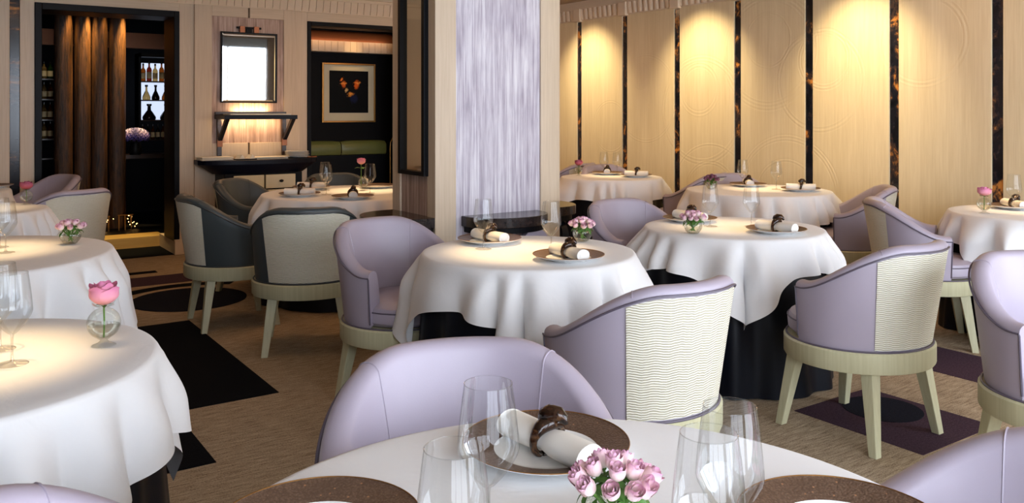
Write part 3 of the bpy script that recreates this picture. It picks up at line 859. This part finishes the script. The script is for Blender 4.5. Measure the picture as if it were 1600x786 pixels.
def leaf_mesh(L, a, z, w=.3):
    m = MB(); rows = []
    for i in range(6):
        t_ = i / 5; r = .004 + L * t_; hw = L * w * sin(pi * min(1, t_ * .97 + .03)) + .0004; zz = z + L * .5 * t_ - L * .55 * t_ * t_
        ca, sa = cos(a), sin(a)
        rows.append([(r * ca - hw * sa, r * sa + hw * ca, zz + .12 * hw), (r * ca, r * sa, zz - .1 * hw), (r * ca + hw * sa, r * sa - hw * ca, zz + .12 * hw)])
    m.grid(rows); return m
def bud_vase(x, y, label, sc=1.0):
    g = empty('bud_vase', (x, y, .7525)); g.scale = (sc, sc, sc); tag(g, label, 'vase', 'footed glass bud vases')
    prof = [(.030, .0005), (.029, .002), (.014, .008), (.008, .014), (.012, .017)]
    MB().lathe(prof, 32).build('foot', 'vaseglass', g)
    prof = [(.012, .017)] + [(.041 * sin(RAD(a)), .058 - .041 * cos(RAD(a))) for a in range(25, 166, 10)] + [(.011, .099)]
    MB().lathe(prof, 36).build('globe', 'vaseglass', g)
    rows = []
    for i in range(48):
        a = 2 * pi * i / 48; w_ = 1 + .22 * sin(6 * a)
        rows.append([((.011 + .016 * k / 4 * w_) * cos(a), (.011 + .016 * k / 4 * w_) * sin(a), .099 + .010 * (k / 4) * (1 + .5 * sin(6 * a + 1))) for k in range(5)])
    MB().grid(rows, closed_u=True).build('ruffled_collar', 'vaseglass', g)
    prof = [(.0005, .0185)] + [(.0385 * sin(RAD(a)), .058 - .0385 * cos(RAD(a))) for a in range(20, 86, 8)] + [(.0005, .0545)]
    MB().lathe(prof, 32).build('water', 'water', g)
bud_vase(.376, 2.434, 'footed globe vase with the big pink rose on the lower left table')
single_rose('pink_rose', .376, 2.434, .858, .037, .062, .085, 'rose', 'large open pink rose in the globe vase on the lower left table')
bud_vase(.528, 6.431, 'footed globe vase on the third left table', .95)
single_rose('pink_rose', .528, 6.431, .852, .040, .055, .08, 'deeprose', 'dusky pink rose on the third left table')
bud_vase(5.10, 6.34, 'footed globe vase on the corner table beside the pillar', .95)
single_rose('pink_rose', 5.10, 6.34, .852, .040, .055, .08, 'deeprose', 'mauve rose on the corner table beside the pillar')
bud_vase(5.222, 2.625, 'footed globe vase on the table at the right edge')
single_rose('pink_rose', 5.222, 2.625, .858, .040, .055, .085, 'rose', 'pink rose in the globe vase on the table at the right edge')
bud_vase(2.78, 6.107, 'footed globe vase with a tall leafy rose on the four-place table')
single_rose('pink_rose', 2.76, 6.107, .955, .034, .052, .17, 'rose', 'tall pink rose with leaves on the four-place table', True)

def make_spray():
    g = empty('spray_rose', (0, 0, 0))
    m = MB()
    for (r0, r1, h, wd, cu, az) in ROSE[1:]:
        m.grid(petal(r0 * .0165, r1 * .0142, h * .031, wd * 1.1, cu * .004, az, 0, 8, 6, 2.2, .04))
    m.build('bloom', 'spray', g, angle=180)
    MB().tube([(0, 0, .002), (.002, 0, -.035), (-.004, .002, -.074)], .0021, 5).build('stem', 'stem', g)
    MB().lathe([(.0005, -.003), (.004, -.001), (.0055, .003), (.0085, .007)], 8).build('calyx', 'leaf', g)
    for k in range(3): leaf_mesh(.030, 2.2 * k + .5, -.010, .2).build('leaf', 'leaf', g)
    return g
sp0 = freeze(make_spray()); _s = []
DARKSPRAY = petal_mat('plum_petal', (128, 84, 92), (140, 92, 110), (120, 70, 100))
def bowl(x, y, where, n=15, dark=False, seed=0):
    rnd = random.Random(seed)
    g = empty('bowl_vase', (x, y, .7525)); tag(g, 'round clear glass bowl holding rose stems ' + where, 'vase', 'glass rose bowls')
    prof = [(.0005, .001), (.024, .001), (.030, .005)] + [(.046 * sin(RAD(a)), .040 - .039 * cos(RAD(a))) for a in range(46, 136, 10)] + [(.033, .071)]
    MB().lathe(prof, 36).build('glass_bowl', 'vaseglass', g)
    prof = [(.0005, .004), (.026, .005), (.036, .014), (.042, .026), (.0435, .040), (.0435, .044), (.0005, .044)]
    MB().lathe(prof, 32).build('water', 'water', g)
    spots = [(0, 0)] + [(.48, 2 * pi * k / 5 + .3) for k in range(5)] + [(.95, 2 * pi * k / (n - 6) + .1) for k in range(n - 6)]
    for (t_, a) in spots:
        o = sp0 if not _s else copy_tree(sp0); _s.append(1)
        t2 = t_ + rnd.uniform(-.06, .06); a += rnd.uniform(-.15, .15)
        R = .056 + rnd.uniform(-.004, .003)
        d = Vector((sin(t2) * cos(a), sin(t2) * sin(a), cos(t2)))
        o.location = Vector((x, y, .7525 + .045)) + Vector((d.x * R * .92, d.y * R * .92, d.z * R * .80))
        o.rotation_euler = (d + Vector((0, 0, .25))).to_track_quat('Z', 'Y').to_euler()
        o.rotation_euler.rotate_axis('Z', rnd.uniform(0, 6))
        k = rnd.uniform(.86, 1.08); o.scale = (k, k, k)
        tag(o, ('dusky' if dark else 'pale') + ' pink spray rose in the glass bowl ' + where, 'rose', 'spray roses ' + where)
        if dark:
            for c in o.children:
                if c.name.startswith('bloom'):
                    c.data = c.data.copy(); c.data.materials[0] = DARKSPRAY
bowl(.815, .929, 'on the front table', 16, seed=1)
bowl(2.533, 3.121, 'on the middle table', 14, seed=2)
bowl(3.148, 3.005, 'on the right middle table', 15, seed=3)
bowl(.538, 4.39, 'on the second left table', 13, seed=4)
bowl(5.09, 4.661, 'on the table under the panelled wall', 13, True, seed=5)
# ================================================================== pillar furniture
def arch_leg(w_, h, thick, depth):
    m = MB(); n = 14; r1 = w_ / 2; r0 = r1 - thick
    out = [(-r1, 0)] + [(-r1 * cos(pi * k / n), h - r1 + r1 * sin(pi * k / n)) for k in range(n + 1)] + [(r1, 0)]
    inn = [(-r0, 0)] + [(-r0 * cos(pi * k / n), h - r1 + r0 * sin(pi * k / n)) for k in range(n + 1)] + [(r0, 0)]
    N = len(out); rows = []
    for k in range(N):
        rows.append([(out[k][0], -depth / 2, out[k][1]), (inn[k][0], -depth / 2, inn[k][1]), (inn[k][0], depth / 2, inn[k][1]), (out[k][0], depth / 2, out[k][1])])
    m.grid(rows, closed_v=True); m.f += [(0, 1, 2, 3), tuple(4 * (N - 1) + k for k in (3, 2, 1, 0))]
    return m
def console(name, loc, rz, half, depth, label, legs):
    g = empty(name, loc, rz); tag(g, label, 'console table', 'half-round consoles on the pillar')
    n = 28; poly = [(half * cos(pi + pi * k / n) * 1.0, depth * .35 * 0 - depth * abs(sin(pi * k / n)) ** .72) for k in range(n + 1)]
    MB().prism(poly, .69, .75).build('top', 'marble', g, smooth=False, bevel=.004)
    MB().prism([(x * .93, y * .9 ) for x, y in poly], .655, .69).build('apron', 'black', g, smooth=False)
    for (x, y, mt) in legs:
        o = arch_leg(.20, .655, .05, .05).build('arched_leg', mt, g); o.location = (x, y, 0)
    return g
console('console_table', (2.855, PY0 + .012, 0), 0, .275, .27, 'half-round dark console with lilac arched leg on the front of the pillar', [(.17, -.11, 'lilac'), (-.17, -.11, 'lilac')])
console('console_table', (PX0 + .012, 4.567, 0), -pi / 2, .27, .33, 'half-round dark console on the left side of the pillar', [(.13, -.12, 'darkwood'), (-.13, -.12, 'darkwood')])
console('console_table', (PX1 - .012, 4.60, 0), pi / 2, .27, .30, 'half-round dark console on the right side of the pillar', [(.13, -.12, 'ink'), (-.13, -.12, 'ink')])
pmr = empty('pillar_mirror', (PX0, 0, 0)); tag(pmr, 'tall bronze-tinted mirror in a black frame on the left side of the pillar', 'mirror')
MB().box(-.006, .006, 4.41, 4.675, 1.01, 2.60).build('mirror_glass', 'bronzemirror', pmr, smooth=False)
for (a, b, c_, d_) in ((4.375, 4.41, .985, 2.61), (4.675, 4.71, .985, 2.61)): MB().box(-.03, .012, a, b, c_, d_).build('frame', 'black', pmr, smooth=False, bevel=.003)
MB().box(-.03, .012, 4.41, 4.675, .985, 1.01).build('frame', 'black', pmr, smooth=False, bevel=.003)

# ================================================================== mirror niche
mr = empty('wall_mirror', (2.633, YB - .02, 1.8)); mr.rotation_euler = (RAD(1.0), 0, 0); tag(mr, 'rectangular mirror in a thin black frame reflecting the bright window', 'mirror')
w2, h2 = .267, .337
BV = .016
MB().hexa([(-w2 + BV, -.030, -h2 + BV), (w2 - BV, -.030, -h2 + BV), (w2 - BV, -.02, -h2 + BV), (-w2 + BV, -.02, -h2 + BV)], [(-w2 + BV, -.030, h2 - BV), (w2 - BV, -.030, h2 - BV), (w2 - BV, -.02, h2 - BV), (-w2 + BV, -.02, h2 - BV)]).build('mirror_glass', 'mirror', mr, smooth=False)
bv = MB(); o_ = [(-w2, -h2), (w2, -h2), (w2, h2), (-w2, h2)]; i_ = [(-w2 + BV, -h2 + BV), (w2 - BV, -h2 + BV), (w2 - BV, h2 - BV), (-w2 + BV, h2 - BV)]
bv.v = [(x, -.026, z) for x, z in o_] + [(x, -.030, z) for x, z in i_]
bv.f = [(k, (k + 1) % 4, 4 + (k + 1) % 4, 4 + k) for k in range(4)]
bv.build('glass_edge', 'mirror', mr, smooth=False)
for (a, b, c_, d_) in ((-w2 - .012, -w2, -h2 - .012, h2 + .012), (w2, w2 + .012, -h2 - .012, h2 + .012), (-w2, w2, -h2 - .012, -h2), (-w2, w2, h2, h2 + .012)):
    MB().box(a, b, -.036, .0, c_, d_).build('frame', 'black', mr, smooth=False)
hd = empty('mirror_hanger', (2.633, YB - .015, 2.19)); tag(hd, 'black rail with two copper straps carrying the mirror', 'bracket')
MB().box(-.122, .122, -.03, -.012, -.004, .016).build('rail', 'black', hd, smooth=False, bevel=.002)
for x in (-.07, .07): MB().box(x - .026, x + .026, -.04, 0, -.05, .022).build('strap', 'copper', hd, smooth=False, bevel=.004)
MB().box(-.03, .03, -.025, 0, -.05, .012).build('bracket_plate', 'black', hd, smooth=False, bevel=.002)
spot('mirror_spot', (2.64, 8.05, 2.58), (2.64, 8.5, 1.36), 22, 44, .8)

sh = empty('wall_shelf', (0, YB, 0)); tag(sh, 'dark wooden shelf on two diagonal brackets under the mirror', 'shelf')
MB().box(2.30, 3.01, -.37, -.01, 1.29, 1.33).build('shelf_board', 'ink', sh, smooth=False, bevel=.003)
MB().box(2.30, 3.01, -.05, -.015, 1.33, 1.362).build('back_rail', 'darkwood', sh, smooth=False, bevel=.003)
for x in (2.34, 2.985):
    MB().box(x - .022, x + .022, -.055, -.012, .93, 1.29).build('upright', 'darkwood', sh, smooth=False, bevel=.003)
    m = MB(); m.hexa([(x - .018, -.085, 1.08), (x + .018, -.085, 1.08), (x + .018, -.04, 1.08), (x - .018, -.04, 1.08)], [(x - .018, -.34, 1.29), (x + .018, -.34, 1.29), (x + .018, -.27, 1.29), (x - .018, -.27, 1.29)])
    br_ = m.build('bracket', 'ink', sh, smooth=False, bevel=.002)
    MB().box(x - .026, x + .026, -.068, -.05, 1.02, 1.09).build('bracket_clasp', 'copper', br_, smooth=False, bevel=.002)
area('shelf_strip_light', (2.65, YB - .12, 1.283), (RAD(38), 0, 0), .55, .02, 2.2, (1, .66, .34))
area('shelf_strip_light', (2.65, YB - .06, 1.37), (RAD(150), 0, 0), .35, .02, 1.5, (1, .66, .34))
ct = MB().box(2.36, 2.96, YB - .33, YB - .10, 1.331, 1.343).build('folded_runner', 'paper', None, smooth=False, bevel=.003); tag(ct, 'long folded white runner lying on the shelf under the mirror', 'cloth')

sb = empty('sideboard', (0, YB, 0)); tag(sb, 'ink-blue lacquered sideboard with ivory drawers under the shelf', 'sideboard')
n = 24; poly = [(2.10 + 1.18 * k / n, -.18 - .24 * sin(pi * k / n) ** .45) for k in range(n + 1)]
MB().prism([(2.06, -.03)][:0] + poly + [(3.28, -.035), (2.10, -.035)], .855, .90).build('worktop', 'ink', sb, smooth=False, bevel=.004)
m = MB(); rows = []
for k in range(n + 1):
    x, y = poly[k]; rows.append([(x, y + .004, .856), (2.69 + (x - 2.69) * .90, y * .97, .82), (2.69 + (x - 2.69) * .76, y * .90, .765)])
m.grid(rows).build('apron', 'ink', sb)
MB().box(2.30, 3.06, -.36, -.04, .30, .77).build('carcass', 'black', sb, smooth=False, bevel=.004)
for x in (2.33, 3.03):
    for y in (-.33, -.07): MB().box(x - .025, x + .025, y - .025, y + .025, 0, .30).build('leg', 'black', sb, smooth=False, bevel=.003)
for (x0, x1) in ((2.385, 2.675), (2.69, 2.985)):
    for z in (.62, .475, .33):
        dr = MB().box(x0, x1, -.378, -.355, z, z + .132).build('drawer', 'ivory', sb, smooth=False, bevel=.003)
        kb = MB().lathe([(.0005, -.010), (.010, -.010), (.014, 0), (.010, .008), (.006, .012), (.006, .02)], 14).build('knob', 'black', dr); kb.location = ((x0 + x1) / 2, -.398, z + .07); kb.rotation_euler = (RAD(-90), 0, 0); kb.scale = (1.6, 1, 1)
def sheetpile(name, x, y, z, wx, wy, n, t_, mat, label, cat, rot=0):
    g = empty(name, (x, y, z), rot); rnd = random.Random(x * 31)
    tag(g, label, cat)
    for k in range(n):
        dx, dy, r = rnd.uniform(-.012, .012), rnd.uniform(-.01, .01), rnd.uniform(-.08, .08)
        q = MB().box(-wx / 2, wx / 2, -wy / 2, wy / 2, k * t_, k * t_ + t_ * .8).build('sheet' if 'nap' in name else 'layer', mat, g, smooth=False, bevel=.002)
        q.location = (dx, dy, 0); q.rotation_euler = (0, 0, r)
    return g
sheetpile('napkin_pile', 2.25, YB - .20, .90, .30, .17, 4, .008, 'paper', 'flat pile of folded white napkins at the left end of the sideboard', 'napkins', .05)
sheetpile('napkin_pile', 2.78, YB - .20, .90, .34, .17, 3, .007, 'paper', 'flat pile of folded white napkins right of centre on the sideboard', 'napkins')
td = empty('card_tray', (2.52, YB - .28, .90)); tag(td, 'small dark tray with two folded cards on the sideboard', 'tray')
MB().box(-.10, .10, -.05, .05, 0, .010).build('tray_base', 'black', td, smooth=False, bevel=.003)
for x in (-.05, .05):
    m = MB(); m.prism([(-.035, 0), (.035, 0), (0, .04)], -.035, .035); cd = m.build('folded_card', 'paper', td, smooth=False); cd.rotation_euler = (RAD(90), 0, RAD(20)); cd.location = (x, 0, .010)
pls = None
for k in range(6):
    g = MB().lathe([(.0005, .004), (.07, .004), (.085, .006), (.118, .014), (.12, .016), (.117, .0165), (.08, .0085), (.0005, .0065)], 4 * 8)
    g = g.build('side_plate', 'white', None); g.location = (3.06 + random.uniform(-.006, .006), YB - .22, .90 + k * .0105)
    tag(g, ['lowest', 'second lowest', 'third', 'fourth', 'fifth', 'topmost'][k] + ' white plate of the stack at the right end of the sideboard', 'plate', 'stacked plates on the sideboard')
bc = empty('bead_chain', (3.17, YB - .30, .90)); tag(bc, 'short string of copper beads lying at the right corner of the sideboard', 'beads')
for k in range(7): MB().sphere((-.03 + k * .015, .004 * sin(k * 1.3), .009), .0085, 8, 6).build('bead', 'copper', bc)

# ================================================================== alcove: framed picture, banquette, lamp
t = NT('dark_painting')
def blob(cx, cz, rx, rz, soft=.5):
    pos = t.n('ShaderNodeTexCoord').outputs['Object']; s3 = t.n('ShaderNodeSeparateXYZ'); t.t.links.new(pos, s3.inputs[0])
    nz1 = t.math('MULTIPLY_ADD', t.noise(t.coord('Object', (1, 1, 1), loc=(cx * 7, 0, cz * 5)), 26, 4, .7), .09, -.045)
    dx = t.math('DIVIDE', t.math('ADD', t.math('SUBTRACT', s3.outputs[0], cx), nz1), rx); dz = t.math('DIVIDE', t.math('ADD', t.math('SUBTRACT', s3.outputs[2], cz), nz1), rz)
    d = t.math('SQRT', t.math('ADD', t.math('POWER', dx, 2.0), t.math('POWER', dz, 2.0)))
    return t.math('DIVIDE', t.math('SUBTRACT', 1.0, d), soft, clamp=True)
c0 = S((3, 4, 6))
for (b_, c_) in ((blob(-.07, .10, .035, .05), (196, 92, 34)), (blob(-.075, .11, .05, .016), (228, 140, 60)), (blob(.095, .10, .03, .065), (212, 96, 30)), (blob(.10, .12, .055, .015), (236, 148, 66)), (blob(-.03, .04, .025, .025), (206, 168, 112)), (blob(.02, -.015, .045, .03), (232, 150, 60)), (blob(.06, -.07, .06, .07), (18, 24, 56)), (blob(-.09, .165, .016, .02), (230, 120, 40))):
    c0 = t.mix(b_, c0, S(c_))
t.p(Base_Color=c0, Roughness=.5); t.b.inputs['Specular IOR Level'].default_value = .1; M['painting'] = t.m
pf = empty('framed_picture', (4.18, 9.62, 1.59)); tag(pf, 'dark picture with orange flares in a wide cream mount, in the alcove', 'picture')
MB().box(-.325, .325, -.022, -.004, -.335, .335).build('mount', 'ivory', pf, smooth=False)
MB().box(-.25, .25, -.026, -.02, -.24, .265).build('picture', 'painting', pf, smooth=False)
for (a, b, c_, d_) in ((-.345, -.325, -.355, .355), (.325, .345, -.355, .355), (-.325, .325, -.355, -.335), (-.325, .325, .335, .355)):
    MB().box(a, b, -.04, 0, c_, d_).build('frame', 'brass', pf, smooth=False, bevel=.003)
bq = empty('banquette', (0, 9.62, 0)); tag(bq, 'olive green leather banquette along the back of the alcove', 'banquette')
for (x0, x1) in ((3.32, 4.03), (4.04, 4.62)):
    m = MB(); rows = []
    for i in range(9):
        x = x0 + (x1 - x0) * i / 8; e = .012 * (abs(2 * i / 8 - 1) ** 4)
        rows.append([(x, -.10, .845), (x, -.14 + e, .855), (x, -.15 + e, .90), (x, -.145 + e, .97), (x, -.115 + e, 1.01 - e), (x, -.08, 1.02 - e), (x, -.01, 1.01 - e)])
    m.grid(rows).build('back_cushion', 'green', bq)
    MB().box(x0, x1, -.42, -.13, .38, .47).build('seat_cushion', 'black', bq, bevel=.02)
MB().box(3.30, 4.64, -.09, 0, .38, .86).box(3.30, 4.64, -.41, 0, 0, .38).build('plinth', 'black', bq, smooth=False)
lp = empty('reading_lamp', (4.62, 9.38, .47)); tag(lp, 'slim arched brass lamp at the right end of the banquette', 'lamp')
MB().lathe([(.0005, 0), (.04, 0), (.04, .008), (.008, .014), (.0005, .014)], 20).build('base', 'brass', lp)
MB().tube([(0, 0, .01), (0, 0, .45), (.005, 0, .52), (.03, 0, .57), (.06, 0, .585), (.085, 0, .575)], .005, 8).build('arm', 'brass', lp)
MB().lathe([(.010, .03), (.014, .02), (.03, -.015), (.028, -.015), (.009, .02)], 16, (.095, 0, .555)).build('lamp_shade', 'copper', lp)

# ================================================================== the bar
def column(x, y, r, label, sx=1):
    m = MB(); rows = []
    for i in range(25):
        a = pi + pi * i / 24
        rows.append([(x + r * cos(a) * sx, y + r * .9 * sin(a), .105 + (2.62 - .105) * k / 6) for k in range(7)])
    m.grid(rows); m.f.append((0, 6, 6 + 24 * 7, 24 * 7))
    o = m.build('carved_column', 'carved', None); tag(o, label, 'column', 'carved columns of the bar screen')
    return o
COLX = [(1.165, .088, 'leftmost fluted dark column of the bar screen'), (1.345, .08, 'second dark fluted column from the left in the bar doorway'), (1.51, .08, 'third dark fluted column, the brownest in the bar doorway'), (1.685, .085, 'fourth dark fluted column, next to the hydrangea'), (2.26, .09, 'rightmost dark column beside the lit bottle shelves')]
for (x, r, lb) in COLX:
    column(x, 10.05, r, lb)
for (x, p) in ((1.165, 160), (1.345, 420), (1.50, 90), (1.685, 520), (2.19, 420)):
    spot('bar_spot', (x + .12, 9.88, 2.69), (x + .05, 9.99, 2.1), p * 1.3, 20, 1.0, (1, .62, .2), .01)
def bottle(x, y, z, h, r, mat, label, wide=False, cap='bottle_dark'):
    g = empty('bottle', (x, y, z)); tag(g, label, 'bottle', 'bottles on the bar shelves')
    if wide: prof = [(.0005, 0), (r * .9, 0), (r, h * .1), (r * .95, h * .22), (r * .55, h * .48), (r * .28, h * .62), (r * .24, h * .86), (r * .34, h * .9), (r * .34, h), (.0005, h)]
    else: prof = [(.0005, 0), (r * .95, 0), (r, h * .03), (r, h * .60), (r * .8, h * .68), (r * .36, h * .76), (r * .32, h * .96), (r * .36, h * .965), (r * .36, h), (.0005, h)]
    MB().lathe(prof, 16).build('body', mat, g)
    if not wide: MB().lathe([(r * 1.02, h * .15), (r * 1.02, h * .48)], 16).build('label_band', 'label', g)
    MB().lathe([(r * .38, h * .90), (r * .38, h * 1.02), (.0005, h * 1.02)], 12).build('cap', cap, g)
bsf = empty('bottle_shelf', (0, 0, 0)); tag(bsf, 'backlit bottle shelves right of the columns in the bar', 'shelf')
MB().box(1.99, 2.75, 10.62, 10.64, 1.27, 1.93).build('backlight', 'barshelf_glow', bsf, smooth=False)
MB().box(1.97, 1.995, 10.40, 10.64, .85, 2.03).build('shelf_side', 'black', bsf, smooth=False)
MB().box(1.97, 2.77, 10.40, 10.64, 1.99, 2.03).build('shelf_head', 'black', bsf, smooth=False)
for z in (1.715, 1.50, 1.27, 1.045): MB().box(1.99, 2.75, 10.42, 10.62, z - .014, z).build('shelf_board', 'darkwood', bsf, smooth=False)
MB().box(1.7, 2.9, 10.2, 10.62, .84, .885).build('bar_counter', 'darkwood', bsf, smooth=False)
names = [('bottle_amber', 'amber'), ('bottle_red', 'red'), ('bottle_pale', 'pale gold'), ('bottle_amber', 'orange'), ('bottle_red', 'ruby')]
for k, x in enumerate((2.035, 2.10, 2.165, 2.235, 2.31)):
    bottle(x, 10.50, 1.715, .20 + .02 * (k % 2), .029, names[k][0], names[k][1] + ' bottle on the top backlit shelf of the bar')
for k, x in enumerate((2.07, 2.17, 2.28)):
    bottle(x, 10.50, 1.50, .17, .045, ('bottle_pale', 'bottle_dark', 'bottle_amber')[k], ('pale', 'dark', 'amber')[k] + ' squat decanter on the second backlit shelf', True)
bottle(2.10, 10.50, 1.27, .18, .075, 'bottle_dark', 'wide black decanter silhouetted on the third backlit shelf', True)
bottle(2.29, 10.50, 1.27, .18, .075, 'bottle_dark', 'black decanter half hidden by the right column on the third shelf', True)
for k in range(5):
    bottle(2.03 + .055 * k, 10.50, 1.045, .17, .022, ('bottle_amber', 'bottle_dark')[k % 2], ('first', 'second', 'third', 'fourth', 'fifth')[k] + ' small bottle from the left on the lowest bar shelf')
lsf = empty('bottle_shelf', (0, 0, 0)); tag(lsf, 'narrow bottle shelves in the gap left of the columns', 'shelf')
for z in (1.72, 1.50, 1.28, 1.07, .86): MB().box(.80, 1.2, 10.42, 10.62, z - .014, z).build('shelf_board', 'darkwood', lsf, smooth=False)
MB().box(.78, .80, 10.40, 10.64, .8, 2.2).build('shelf_side', 'black', lsf, smooth=False)
rows_ = ((1.72, 'top', 'bottle_green'), (1.50, 'second', 'bottle_amber'), (1.28, 'third', 'bottle_amber'), (1.07, 'fourth', 'bottle_red'))
for z, wd, mt in rows_:
    for k, x in enumerate((1.03, 1.09)):
        bottle(x, 10.5, z, .18, .027, mt if k else 'bottle_pale', ('left' if k == 0 else 'right') + ' bottle on the ' + wd + ' of the narrow shelves left of the columns')
spot('shelf_light', (1.06, 10.25, 2.45), (1.05, 10.5, 1.4), 7, 40, .6, (1, .8, .5))
spot('shelf_light', (2.12, 10.25, 2.45), (2.14, 10.5, 1.6), 6, 40, .6, (1, .7, .4))
hv = empty('hydrangea', (1.90, 10.22, .885)); hv.scale = (1.2, 1.2, 1.1); tag(hv, 'violet-blue hydrangea head in a dark vase on the bar counter', 'flowers')
MB().lathe([(.0005, 0), (.05, 0), (.06, .05), (.045, .11), (.05, .13), (.0005, .13)], 20).build('vase', 'black', hv)
m = MB(); rnd = random.Random(3)
for k in range(150):
    a = k * 2.39996; zc = 1 - 1.5 * (k + .5) / 150; rr = sqrt(max(0, 1 - zc * zc)); c_ = Vector((rr * cos(a) * .125, rr * sin(a) * .11, .185 + zc * .085)); nrm = Vector((rr * cos(a), rr * sin(a), zc)).normalized()
    q = nrm.to_track_quat('Z', 'Y'); tw = rnd.uniform(0, 1.5)
    for j in range(4):
        b = tw + j * pi / 2; b0 = len(m.v)
        for (u, v_) in ((0, 0), (.010, -.007), (.017, 0), (.010, .007)):
            p_ = Vector((u * cos(b) - v_ * sin(b), u * sin(b) + v_ * cos(b), .004 * (u > .01))); m.v.append(tuple(c_ + q @ p_))
        m.f.append((b0, b0 + 1, b0 + 2, b0 + 3))
fh = m.build('florets', 'hydrangea', hv, smooth=False); fh['kind'] = 'stuff'
spot('flower_spot', (1.92, 9.95, 2.5), (1.9, 10.28, 1.05), 18, 14, .6, (.95, .92, 1), .02)
lr = empty('light_rail', (0, 9.80, .105)); tag(lr, 'low brass fender with twinkling lights at the foot of the bar columns', 'fender')
for x in (1.36, 1.42, 1.49, 1.56, 1.66, 1.72, 1.78): MB().box(x - .006, x + .006, -.006, .006, 0, .16).build('post', 'brass', lr, smooth=False)
MB().box(1.35, 1.57, -.008, .008, .15, .162).box(1.65, 1.80, -.008, .008, .155, .167).build('rail', 'brass', lr, smooth=False)
m = MB(); rnd = random.Random(5)
for k in range(46): m.sphere((rnd.choice((1.33, 1.53, 1.80)) + rnd.gauss(0, .035), .04 + rnd.uniform(0, .05), .02 + rnd.uniform(0, .13)), .0035, 6, 4)
fb = m.build('fairy_lights', 'bulb', lr); fb['kind'] = 'stuff'
